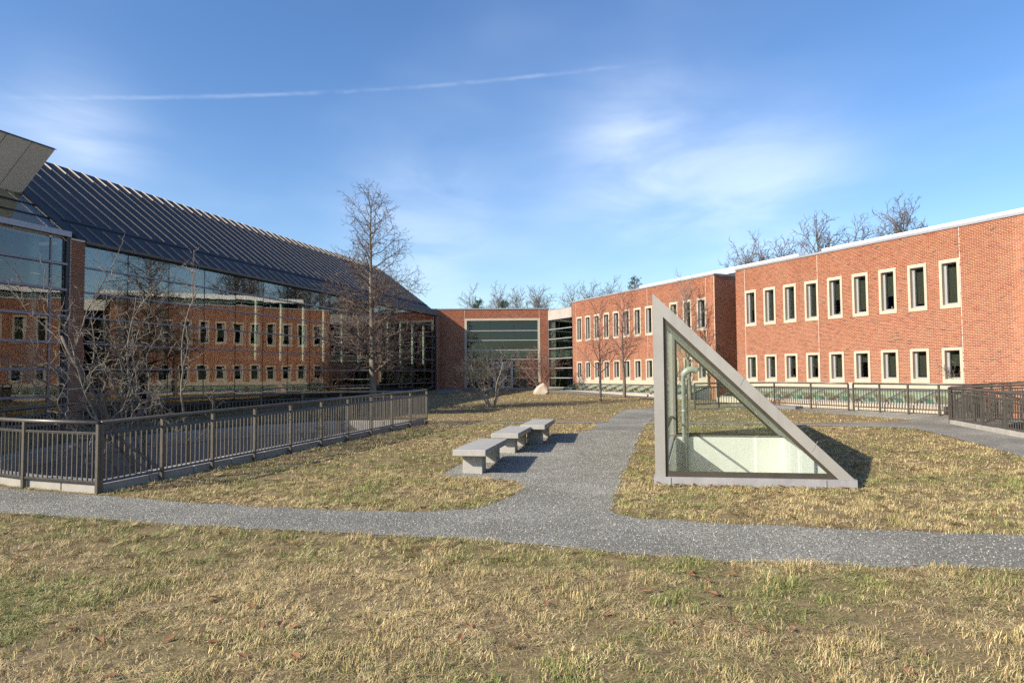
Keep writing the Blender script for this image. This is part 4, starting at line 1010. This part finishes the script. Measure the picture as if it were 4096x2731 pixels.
for i, (s, d, h) in enumerate(((7, 17, 12), (9.5, 22, 13.5), (12, 16, 12.5), (15, 21, 14), (18, 17, 13), (21.5, 22, 15), (25, 17, 13), (29, 23, 15))):
    x, y = rwp(s, d); bt = bg_tree(i % 3, x, y, h, 'bare tree behind the wings that shows only as a reflection in the glass hall', 'trees seen in the hall glass'); bt['group'] = 'trees seen in the hall glass'

def pine(loc, h, seed, label):
    root = empty('pine_tree', loc, 0, label, 'tree', 'evergreens beyond the buildings'); r = random.Random(seed)
    MB().tube([(0, 0, 0), (.1, 0, h * .6), (0, .1, h)], [.2, .13, .03], 7).build('trunk', 'bark_dark', root, True)
    V = []; Fc = []
    for k in range(60):
        t = r.random() ** .8; z = h * (.35 + .65 * t); a = r.random() * 6.28; L = h * .26 * (1.05 - t) * r.uniform(.5, 1.2) + .3
        d = Vector((math.cos(a), math.sin(a), r.uniform(.05, .5))).normalized()
        for j in range(26):
            f = .35 + .65 * r.random(); c = Vector((0, 0, z)) + d * L * f + Vector((r.gauss(0, .16), r.gauss(0, .16), r.gauss(0, .10)))
            for _ in range(3):
                n = Vector((r.gauss(0, 1), r.gauss(0, 1), r.gauss(.6, 1))).normalized() * r.uniform(.10, .22); w = Vector((r.gauss(0, 1), r.gauss(0, 1), r.gauss(0, 1))).normalized() * .035
                o = len(V); V += [tuple(c - w), tuple(c + w), tuple(c + n)]; Fc.append((o, o + 1, o + 2))
    m = MB(); m.v = V; m.f = Fc; o = m.build('crown', 'needle', root); return root
for dx, dy, Y, lab in ((1458, 641, 80, 'dark pine standing out above the far wing roof'), (1098, 692, 80, 'dark evergreen low behind the entrance block, left one'), (1158, 694, 80, 'dark evergreen low behind the entrance block, right one')):
    p = px_pt(dx * 4096 / 2352, dy * 4096 / 2352, Y); pine((p.x, p.y, .6), p.z - .6, int(dx), lab)

# ------------------------------------------------------------------ grass, leaves, gravel stones
def vnoise(x, y, s, seed):
    g = np.random.default_rng(seed).random((256, 256)); u, v = x * s, y * s
    i, j = np.floor(u).astype(int), np.floor(v).astype(int); fu, fv = u - i, v - j
    fu = fu * fu * (3 - 2 * fu); fv = fv * fv * (3 - 2 * fv); q = lambda a, b: g[a % 256, b % 256]
    return (q(i, j) * (1 - fu) + q(i + 1, j) * fu) * (1 - fv) + (q(i, j + 1) * (1 - fu) + q(i + 1, j + 1) * fu) * fv
def fbm(x, y, s, seed): return (vnoise(x, y, s, seed) * .5 + vnoise(x, y, s * 2.3, seed + 1) * .3 + vnoise(x, y, s * 5.1, seed + 2) * .2)
BLDG_R = [rwp(-16, -1.7), rwp(20, -1.7), rwp(20, 30), rwp(-16, 30)]
def scatter(n, y0, y1, margin=2.0):
    y = np.sqrt(rng.random(n) * ((y1 + 1.3) ** 2 - (y0 + 1.3) ** 2) + (y0 + 1.3) ** 2) - 1.3
    x = (rng.random(n) * 2 - 1) * (.76 * y + margin); return x, y
def lawn_ok(x, y):
    ok = np.ones(x.shape, bool)
    jx, jy = rng.normal(0, .035, x.shape), rng.normal(0, .035, x.shape)
    for p in paths: ok &= ~inside(x + jx, y + jy, p)
    ok &= ~inside(x, y, offset_poly(PIT_RAIL, .03)); ok &= ~inside(x, y, SKFOOT); ok &= ~inside(x, y, BLDG_R); ok &= ~inside(x, y, offset_poly(RCOURT, -.5))
    ok &= ((x + 12.9) * wu.y - (y - 20.7) * wu.x) > .2
    ok &= y < 49.2
    return ok
def grass(n, y0, y1, hlo, hhi, w, segs, seed):
    x, y = scatter(n, y0, y1); k = lawn_ok(x, y); x, y = x[k], y[k]
    # thin out: bare spots
    tuft = fbm(x, y, 3.2, seed); keep = rng.random(len(x)) < np.clip(2.4 * (tuft - .24), .10, 1); x, y, tuft = x[keep], y[keep], tuft[keep]
    N_ = len(x); green = fbm(x, y, .55, 91) * .6 + fbm(x, y, 2.4, 95) * .4
    for px_, py_, sx_, sy_, k_ in ((-2.2, 3.5, .9, .5, .16), (-.9, 3.2, .7, .35, .12), (-1.9, 4.6, .6, .3, .10), (1.9, 5.4, 1.2, .4, .08), (1.5, 3.4, .5, .3, .08), (2.4, 7.9, 1.6, .4, .06)):
        green = green + k_ * np.exp(-((x - px_) / sx_) ** 2 - ((y - py_) / sy_) ** 2)
    g = np.clip((green - .43) * 4.5, 0, 1) * .60 + .055
    clump = fbm(x, y, 5.5, 113); upr = (clump > .56) & (rng.random(N_) < .75)
    h = (hlo + (hhi - hlo) * rng.random(N_) ** 1.3) * (.7 + .6 * tuft); a = np.where(upr, rng.random(N_) * 6.2832, fbm(x, y, 2.2, 131) * 25.0 + rng.normal(0, .75, N_))
    lean = np.where(upr, np.clip(rng.normal(.75, .3, N_), .1, 1.4), np.clip(rng.normal(1.62, .22, N_), .8, 1.8)); lift = np.where(upr, 0, rng.random(N_) * .018 * (.4 + tuft))
    z = GZ(y) - .002 + lift; c, s = np.cos(a), np.sin(a); wx, wy = -s * w * .5, c * w * .5
    ww = rng.uniform(.6, 1.3, N_); wx, wy = wx * ww, wy * ww
    isg = rng.random(N_) < np.clip(g + .14 * upr, 0, 1); br = rng.uniform(.62, 1.40, N_)[:, None]
    straw = np.array((.51, .41, .215)); tan = np.array((.42, .31, .16)); gr = np.array((.185, .215, .068)); brown = np.array((.16, .10, .055))
    colr = np.where((rng.random(N_) < .38)[:, None], tan, straw); colr = np.where((rng.random(N_) < .11)[:, None], brown, colr)
    dry = (fbm(x, y, 1.1, 97) * .5 + fbm(x, y, 4.6, 101) * .5)[:, None]; colr = colr * (.55 + .95 * dry); colr = np.where(isg[:, None], gr, colr) * br
    th0, th1 = np.minimum(lean * .82, 1.45), np.minimum(lean * 1.40, 1.85)
    up1, out1 = h * np.cos(th0), h * np.sin(th0)
    if segs == 2:
        V = np.empty((N_, 5, 3)); hm = .5
        V[:, 0] = np.stack((x - wx, y - wy, z), 1); V[:, 1] = np.stack((x + wx, y + wy, z), 1)
        mx, my, mz = x + c * out1 * hm, y + s * out1 * hm, z + up1 * hm + .003
        V[:, 2] = np.stack((mx + wx * .85, my + wy * .85, mz), 1); V[:, 3] = np.stack((mx - wx * .85, my - wy * .85, mz), 1)
        tw = a + rng.normal(0, .5, N_); o2, u2 = h * (1 - hm) * np.sin(th1), h * (1 - hm) * np.cos(th1)
        V[:, 4] = np.stack((mx + np.cos(tw) * o2, my + np.sin(tw) * o2, np.maximum(mz + u2, z + .004)), 1)
        base = np.arange(N_)[:, None] * 5
        Fc = np.concatenate([base + np.array([[0, 1, 2]]), base + np.array([[0, 2, 3]]), base + np.array([[3, 2, 4]])]); nv = 5
    else:
        V = np.empty((N_, 3, 3)); V[:, 0] = np.stack((x - wx, y - wy, z), 1); V[:, 1] = np.stack((x + wx, y + wy, z), 1)
        V[:, 2] = np.stack((x + c * out1, y + s * out1, z + up1 + .004), 1); Fc = np.arange(N_)[:, None] * 3 + np.array([[0, 1, 2]]); nv = 3
    me = bpy.data.meshes.new('grass'); quick_mesh(me, V.reshape(-1, 3), Fc); me.materials.append(MAT['grass_blade']); set_col(me, np.repeat(colr, nv, axis=0))
    return me
for i, (n, y0, y1, a, b, w, sg_, nm) in enumerate(((520000, 2.0, 6.6, .030, .085, .0036, 2, 'short matted dry winter grass of the nearest lawn'),
        (560000, 6.6, 12, .030, .080, .0060, 1, 'dry winter grass along the gravel crossing and round the glass triangle'),
        (500000, 12, 21, .030, .075, .0095, 1, 'dry winter grass of the middle lawn round the benches'),
        (430000, 21, 47, .035, .08, .0145, 1, 'dry winter grass of the far lawn before the buildings'))):
    o = link('grass', grass(n, y0, y1, a, b, w, sg_, 40 + i)); tag(o, nm, 'grass', kind='stuff')

def litter():
    V, Fc = [], []; r = random.Random(5); n = 0; pts = []
    xs, ys = scatter(4200, 2.4, 18); ok = lawn_ok(xs, ys); cl_ = fbm(xs, ys, 1.3, 77)
    for x, y, c in zip(xs[ok], ys[ok], cl_[ok]):
        if r.random() < (c - .33) * 2.8: pts.append((x, y))
    for k in range(90): q = skp(r.uniform(0, SK_W), -.06 - abs(r.gauss(0, .07)), 0); pts.append((q.x, q.y))
    for x, y in pts:
        a = r.random() * 6.28; L = r.uniform(.02, .055); w = L * r.uniform(.35, .6); z = gz(y) + r.uniform(.012, .035); tl = r.uniform(-.5, .5); cu = r.uniform(.1, .6) * w
        c, s = math.cos(a), math.sin(a); o = len(V)
        loc2 = [(-L, 0, 0), (-L * .2, -w, cu), (L * .3, -w * .8, cu), (L, 0, L * .2), (L * .3, w * .8, cu), (-L * .2, w, cu), (0, 0, 0)]
        for (p, q, t) in loc2: V.append((x + c * p - s * q, y + s * p + c * q, z + t + tl * p * .6))
        Fc += [(o + i, o + (i + 1) % 6, o + 6) for i in range(6)]
    m = MB(); m.v, m.f = V, Fc; o = m.build('fallen_leaves', 'dead_leaf'); tag(o, 'brown curled fallen leaves scattered through the lawn', 'leaves', kind='stuff')
litter()
def stones(n, y0, y1, r0, r1):
    x, y = scatter(n, y0, y1); ok = np.zeros(len(x), bool)
    sx, sy = rng.normal(0, .07, len(x)), rng.normal(0, .07, len(x))
    for p in paths[:1]: ok |= inside(x + sx, y + sy, p)
    x, y = x[ok], y[ok]; N_ = len(x); z = GZ(y) + .008
    r = rng.uniform(r0, r1, N_); base = np.array([(1, 0, 0), (0, 1, 0), (-1, 0, 0), (0, -1, 0), (0, 0, .8)])
    V = np.empty((N_, 5, 3)); rot = rng.random(N_) * 6.28; c, s = np.cos(rot), np.sin(rot)
    for j in range(5):
        jx, jy, jz = (base[j][None] * rng.uniform(.55, 1.2, (N_, 3))).T
        if j == 4: jx, jy = rng.uniform(-.4, .4, N_), rng.uniform(-.4, .4, N_)
        V[:, j] = np.stack((x + r * (c * jx - s * jy), y + r * (s * jx + c * jy), z + r * jz - (0 if j == 4 else .004)), 1)
    Fc = (np.arange(N_)[:, None, None] * 5 + np.array([[(0, 1, 4), (1, 2, 4), (2, 3, 4), (3, 0, 4)]])).reshape(-1, 3)
    me = bpy.data.meshes.new('gravel'); quick_mesh(me, V.reshape(-1, 3), Fc); me.materials.append(MAT['gravel_stone'])
    t = rng.random(N_) ** 1.8; cc = np.stack((.11 + .36 * t, .108 + .35 * t, .093 + .305 * t), 1); set_col(me, np.repeat(cc, 5, axis=0))
    o = link('loose_gravel', me); tag(o, 'loose grey crushed stones on the gravel path', 'gravel', kind='stuff')
stones(230000, 5, 19, .005, .013)
